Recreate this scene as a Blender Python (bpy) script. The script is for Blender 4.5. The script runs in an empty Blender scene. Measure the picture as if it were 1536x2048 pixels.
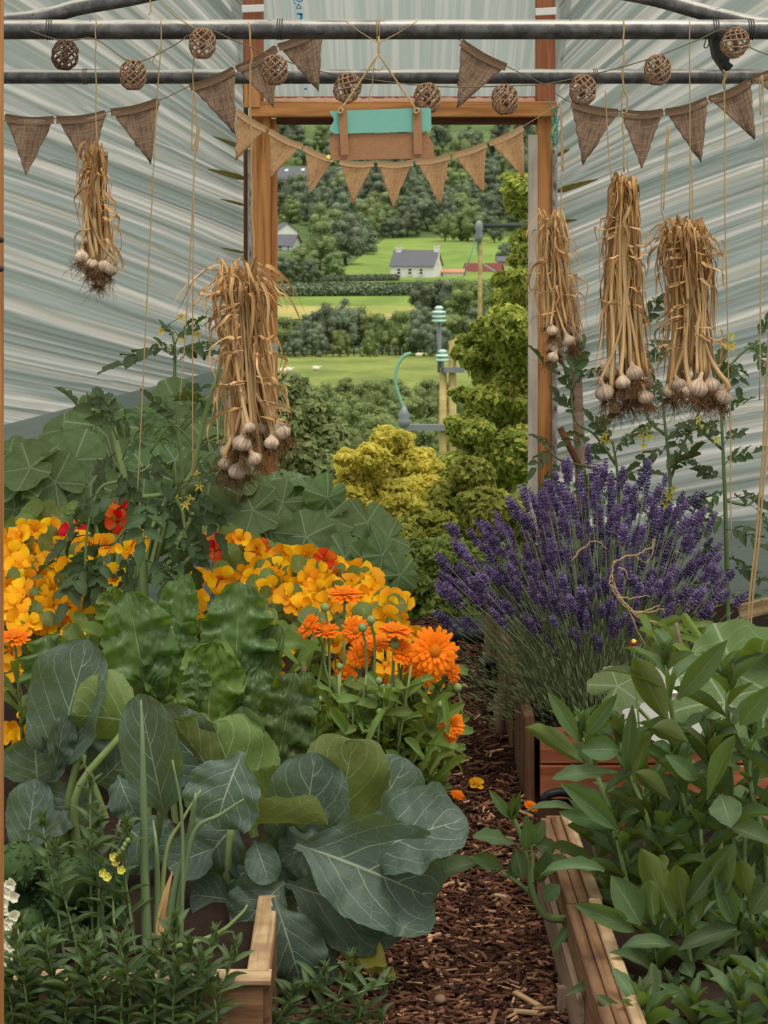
import bpy, math, random
import numpy as np
from mathutils import Vector, Matrix

random.seed(7)
rng = np.random.default_rng(7)
S = bpy.context.scene
C = S.collection

# ------------------------------------------------------------------ camera, sky, sun, exposure
F, VX, VY, EYE = 4000.0, 723.0, 430.0, 1.65        # focal length in pixels of a 1536x2048 frame, vanishing point, eye height
cd = bpy.data.cameras.new('camera')
cam = bpy.data.objects.new('camera', cd)
C.objects.link(cam)
cam.location = (0, 0, EYE)
cam.rotation_euler = (math.pi / 2, 0, 0)
cd.sensor_width = 36
cd.sensor_fit = 'AUTO'
cd.lens = F * 36 / 2048
cd.shift_x = (768 - VX) / 2048
cd.shift_y = -(1024 - VY) / 2048
cd.clip_end = 3000
cd.dof.use_dof = True
cd.dof.focus_distance = 5.0
cd.dof.aperture_fstop = 18
S.camera = cam

w = bpy.data.worlds.new('overcast_sky')
S.world = w
w.use_nodes = True
wn, wl = w.node_tree.nodes, w.node_tree.links
bg = wn['Background']
tc = wn.new('ShaderNodeTexCoord')
sx = wn.new('ShaderNodeSeparateXYZ')
cr = wn.new('ShaderNodeValToRGB')
wl.new(tc.outputs['Generated'], sx.inputs[0])
wl.new(sx.outputs['Z'], cr.inputs[0])
wl.new(cr.outputs[0], bg.inputs[0])
cr.color_ramp.elements[0].position = 0.0
cr.color_ramp.elements[0].color = (0.63, 0.63, 0.60, 1)
cr.color_ramp.elements[1].position = 0.75
cr.color_ramp.elements[1].color = (1.0, 0.975, 0.91, 1)
bg.inputs[1].default_value = 1.0

sd = bpy.data.lights.new('sun', 'SUN')
sd.energy = 1.6
sd.angle = math.radians(25)
sd.color = (1.0, 0.93, 0.80)
sun = bpy.data.objects.new('sun', sd)
C.objects.link(sun)
sun.rotation_euler = (math.radians(22), math.radians(12), 0)

S.view_settings.view_transform = 'Standard'
S.view_settings.look = 'None'
S.view_settings.gamma = 1
S.view_settings.use_curve_mapping = False
S.view_settings.exposure = 0.3

# ------------------------------------------------------------------ helpers
def V(*a): return Vector(a)
def P(px, py, Y):
    """the point at distance Y that the photograph shows at (px, py)"""
    return Vector(((px - VX) * Y / F, Y, EYE - (py - VY) * Y / F))

def lin(h, g=1.0):
    h = h.lstrip('#')
    o = []
    for i in (0, 2, 4):
        c = int(h[i:i + 2], 16) / 255
        o.append((c / 12.92 if c <= 0.04045 else ((c + 0.055) / 1.055) ** 2.4) * g)
    return (*o, 1)

def tag(o, label=None, cat=None, group=None, kind=None):
    if label: o['label'] = label
    if cat: o['category'] = cat
    if group: o['group'] = group
    if kind: o['kind'] = kind
    return o

def link(o, parent=None, M=None):
    C.objects.link(o)
    if parent is not None:
        o.parent = parent
    if M is not None:
        if parent is not None:
            M = world_of(parent).inverted() @ M
        o.matrix_basis = M
    return o

def world_of(o):
    M = o.matrix_basis.copy()
    while o.parent is not None:
        o = o.parent
        M = o.matrix_basis @ M
    return M

def empty(name, loc, label=None, cat=None, group=None, kind=None):
    o = bpy.data.objects.new(name, None)
    o.empty_display_size = 0.05
    C.objects.link(o)
    o.matrix_basis = Matrix.Translation(Vector(loc))
    return tag(o, label, cat, group, kind)

class MB:
    """collects polygons for one mesh"""
    def __init__(s): s.v, s.f, s.uv = [], [], []
    def add(s, vs, fs, uvs=None):
        b = len(s.v)
        s.v += [tuple(p) for p in vs]
        s.f += [tuple(i + b for i in f) for f in fs]
        s.uv += list(uvs) if uvs is not None else [(0, 0)] * len(vs)
        return s
    def box(s, c, h, R=None):
        c = Vector(c)
        vs = []
        for x, y, z in ((-1,-1,-1),(1,-1,-1),(1,1,-1),(-1,1,-1),(-1,-1,1),(1,-1,1),(1,1,1),(-1,1,1)):
            p = Vector((x*h[0], y*h[1], z*h[2]))
            vs.append(c + (R @ p if R else p))
        return s.add(vs, [(0,3,2,1),(4,5,6,7),(0,1,5,4),(1,2,6,5),(2,3,7,6),(3,0,4,7)])
    def tube(s, pts, r, n=6, cap=True, flat=1.0):
        pts = [Vector(p) for p in pts]
        m = len(pts)
        rs = [r(i/(m-1)) for i in range(m)] if callable(r) else ([r]*m if not isinstance(r, (list, tuple)) else r)
        vs, uv = [], []
        t0 = (pts[1]-pts[0]).normalized()
        up = Vector((0,0,1)) if abs(t0.z) < 0.9 else Vector((1,0,0))
        a = t0.cross(up).normalized()
        for i in range(m):
            t = (pts[min(i+1,m-1)] - pts[max(i-1,0)])
            t = t.normalized() if t.length > 1e-9 else t0
            a = (a - t*a.dot(t)).normalized()
            b = t.cross(a)
            for k in range(n):
                q = 2*math.pi*k/n
                vs.append(pts[i] + (a*math.cos(q) + b*(math.sin(q)*flat))*rs[i])
                uv.append((k/n, i/(m-1)))
        fs = [(i*n+k, i*n+(k+1)%n, (i+1)*n+(k+1)%n, (i+1)*n+k) for i in range(m-1) for k in range(n)]
        if cap:
            fs += [tuple(range(n-1,-1,-1)), tuple(range((m-1)*n, m*n))]
        return s.add(vs, fs, uv)
    def lathe(s, prof, n=12, M=None, lobes=0, lobe=0.0):
        vs, uv = [], []
        m = len(prof)
        for i, (r, z) in enumerate(prof):
            for k in range(n):
                q = 2*math.pi*k/n
                rr = r*(1 + lobe*math.cos(lobes*q))
                p = Vector((rr*math.cos(q), rr*math.sin(q), z))
                vs.append(M @ p if M else p)
                uv.append((k/n, i/(m-1)))
        fs = [(i*n+k, i*n+(k+1)%n, (i+1)*n+(k+1)%n, (i+1)*n+k) for i in range(m-1) for k in range(n)]
        fs += [tuple(range(n-1,-1,-1)), tuple(range((m-1)*n, m*n))]
        return s.add(vs, fs, uv)
    def mesh(s, name, m, smooth=True):
        me = bpy.data.meshes.new(name)
        me.from_pydata(s.v, [], s.f)
        ul = me.uv_layers.new(name='UVMap')
        idx = np.empty(len(me.loops), dtype=np.int32)
        me.loops.foreach_get('vertex_index', idx)
        ul.data.foreach_set('uv', np.asarray(s.uv, dtype=np.float32)[idx].ravel())
        if smooth:
            me.polygons.foreach_set('use_smooth', np.ones(len(me.polygons), dtype=bool))
        if m: me.materials.append(m)
        return me
    def build(s, name, m, parent=None, M=None, smooth=True):
        """one object; the vertices are in world space unless M is given"""
        me = s.mesh(name, m, smooth)
        o = bpy.data.objects.new(name, me)
        if M is None:
            lo = Vector(np.mean(np.asarray(s.v), axis=0))
            me.transform(Matrix.Translation(-lo))
            M = Matrix.Translation(lo)
        return link(o, parent, M)

def inst(name, me, parent, M):
    return link(bpy.data.objects.new(name, me), parent, M)

def smooth_pts(pts, k=5):
    """Catmull-Rom through the points"""
    pts = [Vector(p) for p in pts]
    q = [pts[0]*2-pts[1]] + pts + [pts[-1]*2-pts[-2]]
    out = []
    for i in range(1, len(q)-2):
        a, b, c, d = q[i-1], q[i], q[i+1], q[i+2]
        for j in range(k):
            t = j/k
            out.append(0.5*((2*b) + (c-a)*t + (2*a-5*b+4*c-d)*t*t + (3*b-a-3*c+d)*t**3))
    out.append(pts[-1])
    return out

def frame(base, tip, width, hint, depth=None):
    """matrix that lays a unit leaf (chord +Y, width 1 along X, normal +Z) from base to tip"""
    base, tip = Vector(base), Vector(tip)
    d = tip - base
    L = d.length
    d.normalize()
    n = Vector(hint)
    n = n - d*n.dot(d)
    if n.length < 1e-4: n = d.orthogonal()
    n.normalize()
    x = d.cross(n)
    zs = depth if depth else (L + width)/2
    M = Matrix.Identity(4)
    for i in range(3):
        M[i][0] = x[i]*width
        M[i][1] = d[i]*L
        M[i][2] = n[i]*zs
        M[i][3] = base[i]
    return M

def rvec(s=1.0): return Vector(rng.normal(0, s, 3))
U = lambda a, b: float(rng.uniform(a, b))

# ------------------------------------------------------------------ materials
class NT:
    def __init__(s, name):
        s.m = bpy.data.materials.new(name)
        s.m.use_nodes = True
        s.t = s.m.node_tree
        s.t.nodes.clear()
        s.out = s.n('ShaderNodeOutputMaterial')
    def n(s, k, **kw):
        x = s.t.nodes.new(k)
        for a, b in kw.items(): setattr(x, a, b)
        return x
    def put(s, sock, v):
        if isinstance(v, bpy.types.NodeSocket): s.t.links.new(v, sock)
        elif v is not None:
            try: sock.default_value = v
            except Exception: sock.default_value = (*v[:3],)
    def math(s, op, a, b=None, c=None, clamp=False):
        x = s.n('ShaderNodeMath', operation=op, use_clamp=clamp)
        for i, v in enumerate((a, b, c)):
            if v is not None: s.put(x.inputs[i], v)
        return x.outputs[0]
    def sstep(s, v, a, b, lo=0.0, hi=1.0):
        x = s.n('ShaderNodeMapRange', interpolation_type='SMOOTHSTEP')
        for i, q in enumerate((v, a, b, lo, hi)): s.put(x.inputs[i], q)
        return x.outputs[0]
    def mix(s, f, a, b, blend='MIX'):
        x = s.n('ShaderNodeMix', data_type='RGBA', blend_type=blend)
        s.put(x.inputs[0], f); s.put(x.inputs[6], a); s.put(x.inputs[7], b)
        return x.outputs[2]
    def uv(s): return s.n('ShaderNodeTexCoord').outputs['UV']
    def obj(s): return s.n('ShaderNodeTexCoord').outputs['Object']
    def pos(s): return s.n('ShaderNodeNewGeometry').outputs['Position']
    def geo(s, k): return s.n('ShaderNodeNewGeometry').outputs[k]
    def sep(s, v):
        x = s.n('ShaderNodeSeparateXYZ'); s.put(x.inputs[0], v); return x.outputs
    def comb(s, a, b, c=0.0):
        x = s.n('ShaderNodeCombineXYZ')
        for i, v in enumerate((a, b, c)): s.put(x.inputs[i], v)
        return x.outputs[0]
    def scale(s, v, k):
        x = s.n('ShaderNodeMapping'); s.put(x.inputs[0], v); x.inputs['Scale'].default_value = k; return x.outputs[0]
    def noise(s, v, sc, det=3.0, rough=0.55, dist=0.0):
        x = s.n('ShaderNodeTexNoise'); s.put(x.inputs['Vector'], v)
        x.inputs['Scale'].default_value = sc; x.inputs['Detail'].default_value = det
        x.inputs['Roughness'].default_value = rough; x.inputs['Distortion'].default_value = dist
        return x.outputs[0]
    def voro(s, v, sc, feat='DISTANCE_TO_EDGE'):
        x = s.n('ShaderNodeTexVoronoi', feature=feat); s.put(x.inputs['Vector'], v); x.inputs['Scale'].default_value = sc
        return x.outputs[0]
    def rand(s): return s.n('ShaderNodeObjectInfo').outputs['Random']
    def hsv(s, c, h=0.5, sat=1.0, val=1.0):
        x = s.n('ShaderNodeHueSaturation')
        s.put(x.inputs['Hue'], h); s.put(x.inputs['Saturation'], sat); s.put(x.inputs['Value'], val); s.put(x.inputs['Color'], c)
        return x.outputs[0]
    def bump(s, h, st=0.3, d=0.01):
        x = s.n('ShaderNodeBump'); x.inputs['Strength'].default_value = st; x.inputs['Distance'].default_value = d
        s.put(x.inputs['Height'], h)
        return x.outputs[0]
    def bsdf(s, col, rough=0.6, spec=0.3, normal=None, metal=0.0, **kw):
        x = s.n('ShaderNodeBsdfPrincipled')
        s.put(x.inputs['Base Color'], col); s.put(x.inputs['Roughness'], rough)
        s.put(x.inputs['Specular IOR Level'], spec); s.put(x.inputs['Metallic'], metal)
        if normal is not None: s.put(x.inputs['Normal'], normal)
        for k, v in kw.items(): s.put(x.inputs[k.replace('_', ' ')], v)
        return x.outputs[0]
    def transl(s, col, normal=None):
        x = s.n('ShaderNodeBsdfTranslucent'); s.put(x.inputs[0], col)
        if normal is not None: s.put(x.inputs[1], normal)
        return x.outputs[0]
    def mixs(s, f, a, b):
        x = s.n('ShaderNodeMixShader'); s.put(x.inputs[0], f); s.put(x.inputs[1], a); s.put(x.inputs[2], b)
        return x.outputs[0]
    def done(s, sh):
        s.t.links.new(sh, s.out.inputs[0]); return s.m

def plain(name, col, rough=0.7, spec=0.3, var=0.12, sc=20.0, metal=0.0, bump=0.0):
    t = NT(name)
    no = t.noise(t.obj(), sc, 4)
    c = t.hsv(col, 0.5, 1.0, t.math('MULTIPLY_ADD', no, var*2, 1-var))
    return t.done(t.bsdf(c, rough, spec, t.bump(no, bump, 0.005) if bump else None, metal))

def leafmat(name, top, under, vein, n=7.0, k=0.55, mid=0.05, lat=0.05, net=0.0, netsc=9.0, blister=0.0, trans=0.3, tcol=None,
            rough=0.5, spec=0.35, polar=0, var=0.3, vs=1.0, bumpk=0.35, pale=0.0, hvar=0.03):
    t = NT(name)
    uv = t.uv()
    u, v, _ = t.sep(uv)
    warp = t.math('MULTIPLY_ADD', t.noise(uv, 4.0, 2), 0.10, -0.05)
    if polar:
        a = t.math('FRACT', t.math('MULTIPLY', u, float(polar)))
        cx = t.math('MULTIPLY', t.math('ABSOLUTE', t.math('ADD', a, -0.5)), 2.0)
        cx = t.math('SUBTRACT', 1.0, cx)
        m = t.sstep(t.math('MULTIPLY', cx, v), 0.0, mid, 1.0, 0.0)
        ph = t.math('FRACT', t.math('ADD', t.math('SUBTRACT', t.math('MULTIPLY', v, n), t.math('MULTIPLY', cx, k*n*0.5)), warp))
        l = t.sstep(t.math('ABSOLUTE', t.math('ADD', ph, -0.5)), 0.0, lat, 0.7, 0.0)
        vec = t.comb(t.math('MULTIPLY', u, 3.0), v)
    else:
        cx = t.math('ABSOLUTE', t.math('MULTIPLY_ADD', u, 2.0, -1.0))
        m = t.sstep(cx, 0.0, t.math('MULTIPLY', t.math('SUBTRACT', 1.15, v), mid), 1.0, 0.0)
        cc = t.math('ADD', t.math('POWER', cx, 1.25), t.math('MULTIPLY', warp, 1.2))
        sgn = t.math('MULTIPLY', t.math('GREATER_THAN', u, 0.5), 0.43)
        ph = t.math('FRACT', t.math('ADD', t.math('SUBTRACT', t.math('MULTIPLY', v, n), t.math('MULTIPLY', cc, k*n)), sgn))
        fade = t.math('SUBTRACT', 1.1, t.math('MULTIPLY', cx, 0.75))
        l = t.sstep(t.math('ABSOLUTE', t.math('ADD', ph, -0.5)), 0.0, t.math('MULTIPLY', fade, lat), 0.8, 0.0)
        vec = t.comb(u, v)
    mask = t.math('MAXIMUM', m, l)
    if net:
        e = t.sstep(t.voro(t.comb(t.math('ADD', t.sep(vec)[0], warp), t.math('MULTIPLY_ADD', t.sep(vec)[1], 1.3, warp)), netsc), 0.0, 0.035, 1.0, 0.0)
        mask = t.math('MAXIMUM', mask, t.math('MULTIPLY', e, net))
    mask = t.math('MULTIPLY', mask, vs)
    big = t.noise(t.obj(), 2.5, 3)
    val = t.math('MULTIPLY_ADD', t.rand(), var*0.85, (1-var/2)*0.85)
    val = t.math('MULTIPLY', val, t.math('MULTIPLY_ADD', big, 0.5, 0.75))
    hue = t.math('MULTIPLY_ADD', t.rand(), hvar, 0.487-hvar/2)
    ct = t.mix(mask, top, vein)
    cu = t.mix(mask, under, vein)
    col = t.hsv(t.mix(t.geo('Backfacing'), ct, cu), hue, 1.0, val)
    h = t.math('MULTIPLY', mask, -1.0 if blister else 0.6)
    if blister:
        h = t.math('MULTIPLY_ADD', t.voro(t.comb(t.math('MULTIPLY', u, 0.8), v), 11.0, 'SMOOTH_F1'), -blister, h)
    h = t.math('MULTIPLY_ADD', t.noise(uv, 30.0, 3), 0.12, h)
    nm = t.bump(h, bumpk, 0.006)
    sh = t.bsdf(col, rough, spec, nm)
    if trans:
        tc_ = t.hsv(t.mix(t.math('MULTIPLY', mask, 0.7), tcol or under, vein), hue, 1.05, val)
        sh = t.mixs(trans, sh, t.transl(tc_, nm))
    return t.done(sh)

def woodmat(name, c1, c2, rough=0.75, sc=1.0, weather=0.0, wc=(0.5, 0.48, 0.45, 1)):
    """grain runs along the object's own x axis"""
    t = NT(name)
    o = t.obj()
    off = t.math('MULTIPLY', t.rand(), 37.0)
    x, y, z = t.sep(o)
    v = t.comb(t.math('ADD', t.math('MULTIPLY', x, 1.6*sc), off), t.math('MULTIPLY', y, 28.0*sc), t.math('MULTIPLY', z, 28.0*sc))
    g = t.noise(v, 1.0, 5, 0.6, 0.6)
    f = t.noise(t.scale(v, (3, 4, 4)), 1.0, 2)
    col = t.mix(t.sstep(g, 0.32, 0.68), c1, c2)
    col = t.mix(t.sstep(f, 0.55, 0.75, 0, 0.45), col, (c1[0]*0.45, c1[1]*0.42, c1[2]*0.4, 1))
    if weather:
        col = t.mix(t.sstep(t.noise(o, 9.0, 4), 0.4, 0.62, 0, weather), col, wc)
    return t.done(t.bsdf(col, rough, 0.2, t.bump(t.math('ADD', g, t.math('MULTIPLY', f, 0.5)), 0.5, 0.004)))

M = {}
M['pine'] = woodmat('pine', lin('986338'), lin('cb9058'))
M['pine_dark'] = woodmat('pine_dark', lin('4a3022'), lin('6f4a30'))
M['pine_red'] = woodmat('red_brown_timber', lin('84503a'), lin('a86c4c'))
M['board_grey'] = woodmat('weathered_board', lin('b0a496'), lin('d0c4b4'), weather=0.4, wc=lin('dcd2c6'))
M['bed_wood'] = woodmat('bed_timber', lin('5f4330'), lin('8f6d4e'), weather=0.35, wc=lin('5a4636'))
M['bed_end'] = woodmat('bed_end_board', lin('8f4f33'), lin('bb7a56'), sc=0.8)
M['bed_top'] = woodmat('sawn_bed_top', lin('947858'), lin('c8ae88'), weather=0.6, wc=lin('7a5a40'))
M['stick'] = woodmat('stick_wood', lin('7a6252'), lin('9c8674'))
M['pole_wood'] = woodmat('pole_wood', lin('a8965f'), lin('c4b27c'), sc=0.15)

def galv():
    t = NT('galvanised_tube')
    o = t.obj()
    a = t.noise(o, 26.0, 5, 0.7)
    b = t.noise(t.scale(o, (2.0, 14, 14)), 2.2, 4)
    col = t.mix(t.sstep(a, 0.4, 0.65), lin('4b4b4b'), lin('6c6b69'))
    z = t.sep(t.geo('Normal'))[2]
    dust_highlight = t.math('MULTIPLY', t.sstep(z, 0.35, 0.8), t.sstep(b, 0.3, 0.55))  # dust on top; the tube's pale upper highlight is put into the colour too
    col = t.mix(t.math('MULTIPLY', dust_highlight, 0.8), col, lin('d8d2c8'))
    col = t.mix(t.sstep(t.noise(o, 60.0, 3), 0.66, 0.72), col, lin('4d4238'))
    return t.done(t.bsdf(col, 0.42, 0.5, t.bump(a, 0.15, 0.002), 0.55))
M['galv'] = galv()

def burlap(name, c1, c2, sc=95.0, tr=0.35):
    t = NT(name)
    uv = t.uv()
    u, v, _ = t.sep(uv)
    jit = t.math('MULTIPLY', t.noise(uv, 9.0, 2), 5.0)
    a = t.math('SINE', t.math('ADD', t.math('MULTIPLY', u, sc*6.28), jit))
    b = t.math('SINE', t.math('ADD', t.math('MULTIPLY', v, sc*6.28), jit))
    wv = t.math('MULTIPLY', a, b)
    n1 = t.noise(t.scale(uv, (6, 60, 1)), 1.0, 3)
    n2 = t.noise(t.scale(uv, (60, 6, 1)), 1.0, 3)
    f = t.math('ADD', t.math('MULTIPLY', t.math('ADD', n1, n2), 0.5), t.math('MULTIPLY', wv, 0.12))
    col = t.mix(t.sstep(f, 0.36, 0.64), c1, c2)
    nm = t.bump(f, 0.4, 0.003)
    return t.done(t.mixs(tr, t.bsdf(col, 0.95, 0.05, nm), t.transl(col, nm)))
M['burlap'] = burlap('burlap', lin('786250'), lin('b89e86'))
M['burlap_hem'] = burlap('burlap_hem', lin('5e4a3a'), lin('8d765f'), tr=0.05)
M['felt'] = burlap('tan_burlap', lin('c89f70'), lin('f0cb9c'), 60.0, 0.35)
M['felt_hem'] = burlap('tan_burlap_hem', lin('bc9870'), lin('e2c096'), 60.0, 0.05)
M['twine'] = plain('jute_twine', lin('a88f66'), 0.95, 0.05, 0.3, 90)
M['cord'] = plain('lantern_cord', lin('6f6352'), 0.9, 0.1, 0.2, 60)
M['rattan'] = plain('rattan', lin('8f7055'), 0.6, 0.3, 0.45, 40)
M['rattan_dark'] = plain('rattan_dark', lin('5d4534'), 0.6, 0.3, 0.35, 40)
M['teal'] = plain('teal_paint', lin('74aea0'), 0.75, 0.2, 0.05, 60)
M['mdf'] = plain('brown_board', lin('9d7455'), 0.85, 0.1, 0.22, 120, bump=0.2)
M['black'] = plain('black_plastic', lin('202124'), 0.5, 0.3, 0.1)
M['pot'] = plain('grey_plastic', lin('3d454b'), 0.55, 0.35, 0.12)
M['white'] = plain('white_plastic', lin('e6e4e2'), 0.4, 0.4, 0.03)
M['tealfib'] = plain('teal_twine', lin('4f9c86'), 0.9, 0.1, 0.2)
M['blue_ink'] = plain('blue_print', lin('2f86b0'), 0.6, 0.3, 0.03)
M['yellow'] = plain('yellow_plastic', lin('e8d873'), 0.5, 0.3, 0.05)
M['metal'] = plain('steel_hinge', lin('a9abad'), 0.4, 0.5, 0.2, 60, 0.5)

def garlicmat():
    t = NT('garlic_skin')
    u, v, _ = t.sep(t.uv())
    st = t.noise(t.comb(t.math('MULTIPLY', u, 26.0), t.math('MULTIPLY', v, 1.2)), 1.0, 3)
    col = t.mix(t.sstep(st, 0.42, 0.62), lin('d2c0a6'), lin('a08674'))
    col = t.mix(t.sstep(t.noise(t.obj(), 42.0, 4), 0.46, 0.64, 0, 0.8), col, lin('6f5142'))
    col = t.hsv(col, 0.5, 1.0, t.math('MULTIPLY_ADD', t.rand(), 0.5, 0.68))
    return t.done(t.bsdf(col, 0.55, 0.25, t.bump(st, 0.3, 0.002)))
M['garlic'] = garlicmat()

def strawmat(name, c1, c2):
    t = NT(name)
    u, v, _ = t.sep(t.uv())
    g = t.noise(t.comb(t.math('MULTIPLY', u, 9.0), t.math('MULTIPLY_ADD', v, 3.0, t.math('MULTIPLY', t.rand(), 50.0))), 1.0, 4)
    col = t.mix(t.sstep(g, 0.35, 0.65), c1, c2)
    col = t.hsv(col, 0.5, 1.0, t.math('MULTIPLY_ADD', t.rand(), 0.75, 0.6))
    return t.done(t.mixs(0.2, t.bsdf(col, 0.7, 0.2, t.bump(g, 0.3, 0.002)), t.transl(col)))
M['straw'] = strawmat('dry_leaf', lin('b08450'), lin('ecc894'))
M['straw_brown'] = strawmat('dry_leaf_brown', lin('8f6840'), lin('d0a870'))
M['stalk'] = strawmat('dry_stalk', lin('b8925f'), lin('e0c290'))
M['root'] = plain('dry_roots', lin('6e5238'), 0.95, 0.05, 0.4, 80)

M['soil'] = plain('dark_soil', lin('2e231d'), 0.95, 0.1, 0.4, 30, bump=0.8)
M['path'] = plain('path_earth', lin('3a271f'), 0.95, 0.1, 0.5, 40, bump=0.8)
def chipmat():
    t = NT('wood_chips')
    r = t.geo('Random Per Island')
    x = t.n('ShaderNodeValToRGB')
    t.put(x.inputs[0], r)
    e = x.color_ramp.elements
    e[0].color = lin('2c1b16'); e[0].position = 0.0
    e[1].color = lin('cfa684'); e[1].position = 1.0
    for p, c in ((0.45, '4d3226'), (0.75, '6f4a39'), (0.92, '8f6a50')):
        q = e.new(p); q.color = lin(c)
    return t.done(t.bsdf(x.outputs[0], 0.85, 0.15))
M['chips'] = chipmat()

def filmmat(name, c, tr, streak=0.0, clear=0.0):
    t = NT(name)
    u, v, _ = t.sep(t.uv())
    col, f = c, tr
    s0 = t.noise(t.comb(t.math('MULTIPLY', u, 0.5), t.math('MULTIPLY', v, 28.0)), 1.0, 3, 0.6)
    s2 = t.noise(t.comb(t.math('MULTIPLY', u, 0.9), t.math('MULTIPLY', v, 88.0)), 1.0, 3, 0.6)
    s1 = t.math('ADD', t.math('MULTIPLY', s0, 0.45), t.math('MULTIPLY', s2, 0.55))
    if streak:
        # pale streaks put light on the pleats and milky doubled film into the colour
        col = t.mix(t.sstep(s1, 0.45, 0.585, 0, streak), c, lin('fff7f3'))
    nm = t.bump(s1, 0.25, 0.01)
    sh = t.mixs(f, t.bsdf(col, 0.28, 0.5, nm), t.transl(col, nm))
    if clear:
        sh = t.mixs(clear, sh, t.n('ShaderNodeBsdfTransparent').outputs[0])
    return t.done(sh)
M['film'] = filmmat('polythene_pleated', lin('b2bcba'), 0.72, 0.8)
M['film_flat'] = filmmat('polythene_flat', lin('c2cbca'), 0.72, 0.4)
M['film_roof'] = filmmat('polythene_roof', lin('c8d2cf'), 0.6, 0.5, 0.35)
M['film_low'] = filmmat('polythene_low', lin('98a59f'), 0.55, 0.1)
M['crinkle'] = plain('gathered_film', lin('a39a96'), 0.35, 0.5, 0.35, 40)
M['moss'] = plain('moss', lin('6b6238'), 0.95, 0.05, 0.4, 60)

# foliage
M['cabbage'] = leafmat('cabbage_leaf', lin('52675e'), lin('6c8544'), lin('bccaa8'), n=5.0, k=0.5, mid=0.06, lat=0.06, net=0.22, netsc=8.0,
                       trans=0.30, tcol=lin('8fa84a'), rough=0.5, spec=0.4, vs=0.8, var=0.35)
M['chard'] = leafmat('chard_leaf', lin('5d7a48'), lin('68863a'), lin('adbd82'), n=6.0, k=0.55, mid=0.07, lat=0.03, blister=0.5, bumpk=0.7,
                     trans=0.35, tcol=lin('86a432'), rough=0.4, spec=0.45, vs=0.75)
M['lance'] = leafmat('lance_leaf', lin('556f49'), lin('62793c'), lin('9db088'), n=7.0, k=0.5, mid=0.07, lat=0.03, trans=0.3, tcol=lin('7d9c38'),
                     rough=0.55, vs=0.85, var=0.5)
M['squash'] = leafmat('squash_leaf', lin('64824f'), lin('6f8a42'), lin('9db18e'), n=4.0, k=0.6, mid=0.07, lat=0.05, trans=0.28, tcol=lin('7f9a35'),
                      polar=5, vs=0.9, rough=0.6, var=0.45)
M['nasturtium'] = leafmat('nasturtium_leaf', lin('66803f'), lin('7d9350'), lin('b4c48a'), n=2.0, k=0.1, mid=0.05, lat=0.0, trans=0.35, tcol=lin('9fb43f'),
                          polar=8, vs=0.6, var=0.4)
M['calendula'] = leafmat('calendula_leaf', lin('6d8a46'), lin('7b9448'), lin('a8bc78'), n=5.0, k=0.5, mid=0.08, lat=0.03, trans=0.32, tcol=lin('98b040'), vs=0.5, var=0.35)
M['tomato'] = leafmat('tomato_leaf', lin('49603f'), lin('5a733d'), lin('748a5e'), n=6.0, k=0.5, mid=0.05, lat=0.05, trans=0.25, tcol=lin('6a8430'), vs=0.5, rough=0.65, var=0.4)
M['snap'] = leafmat('snapdragon_leaf', lin('5a724c'), lin('647c44'), lin('8fa474'), n=5.0, k=0.5, mid=0.06, lat=0.02, trans=0.25, tcol=lin('6f8a34'), vs=0.4, var=0.5)
M['fallen'] = leafmat('yellowed_leaf', lin('a9a548'), lin('b0ac58'), lin('ccc880'), n=5.0, k=0.5, trans=0.2, vs=0.6)
M['stem'] = plain('green_stem', lin('7d8f58'), 0.6, 0.3, 0.25, 25)
M['stem_dark'] = plain('dark_stem', lin('667a4a'), 0.6, 0.3, 0.25, 25)
M['onion'] = plain('onion_leaf', lin('6a8058'), 0.45, 0.4, 0.25, 12)
M['lav_leaf'] = plain('lavender_leaf', lin('7f8f68'), 0.7, 0.2, 0.35, 8)
M['lav_stem'] = plain('lavender_stem', lin('93a474'), 0.7, 0.2, 0.25, 8)

def petalmat(name, c1, c2, tr=0.4, var=0.3, hv=0.02):
    t = NT(name)
    u, v, _ = t.sep(t.uv())
    col = t.mix(t.sstep(v, 0.0, 0.6), c1, c2)
    col = t.hsv(col, t.math('MULTIPLY_ADD', t.rand(), hv*2, 0.5-hv), 1.0, t.math('MULTIPLY_ADD', t.rand(), var, 1-var/2))
    return t.done(t.mixs(tr, t.bsdf(col, 0.6, 0.2), t.transl(col)))
M['nas_petal'] = petalmat('nasturtium_petal', lin('e8920a'), lin('ffbc18'))
M['nas_red'] = petalmat('scarlet_petal', lin('c03810'), lin('dd4c1a'))
M['cal_petal'] = petalmat('calendula_petal', lin('d46606'), lin('f5820c'), 0.3, 0.2, 0.004)
M['cal_centre'] = plain('calendula_centre', lin('c06a14'), 0.9, 0.1, 0.3, 200)
M['yel_petal'] = petalmat('yellow_petal', lin('e0cc3c'), lin('eee070'), 0.3)
M['white_petal'] = petalmat('cream_petal', lin('e6e2c0'), lin('f4f2e2'), 0.3)
def lavmat():
    t = NT('lavender_flower')
    r = t.geo('Random Per Island')
    col = t.mix(r, lin('4a3a62'), lin('8a78a2'))
    col = t.hsv(col, 0.5, 1.0, t.math('MULTIPLY_ADD', t.rand(), 0.6, 0.7))
    return t.done(t.bsdf(col, 0.8, 0.1))
M['lav'] = lavmat()
M['straw_red'] = petalmat('straw_flower_red', lin('8c2c34'), lin('b8485a'), 0.1)

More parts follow.
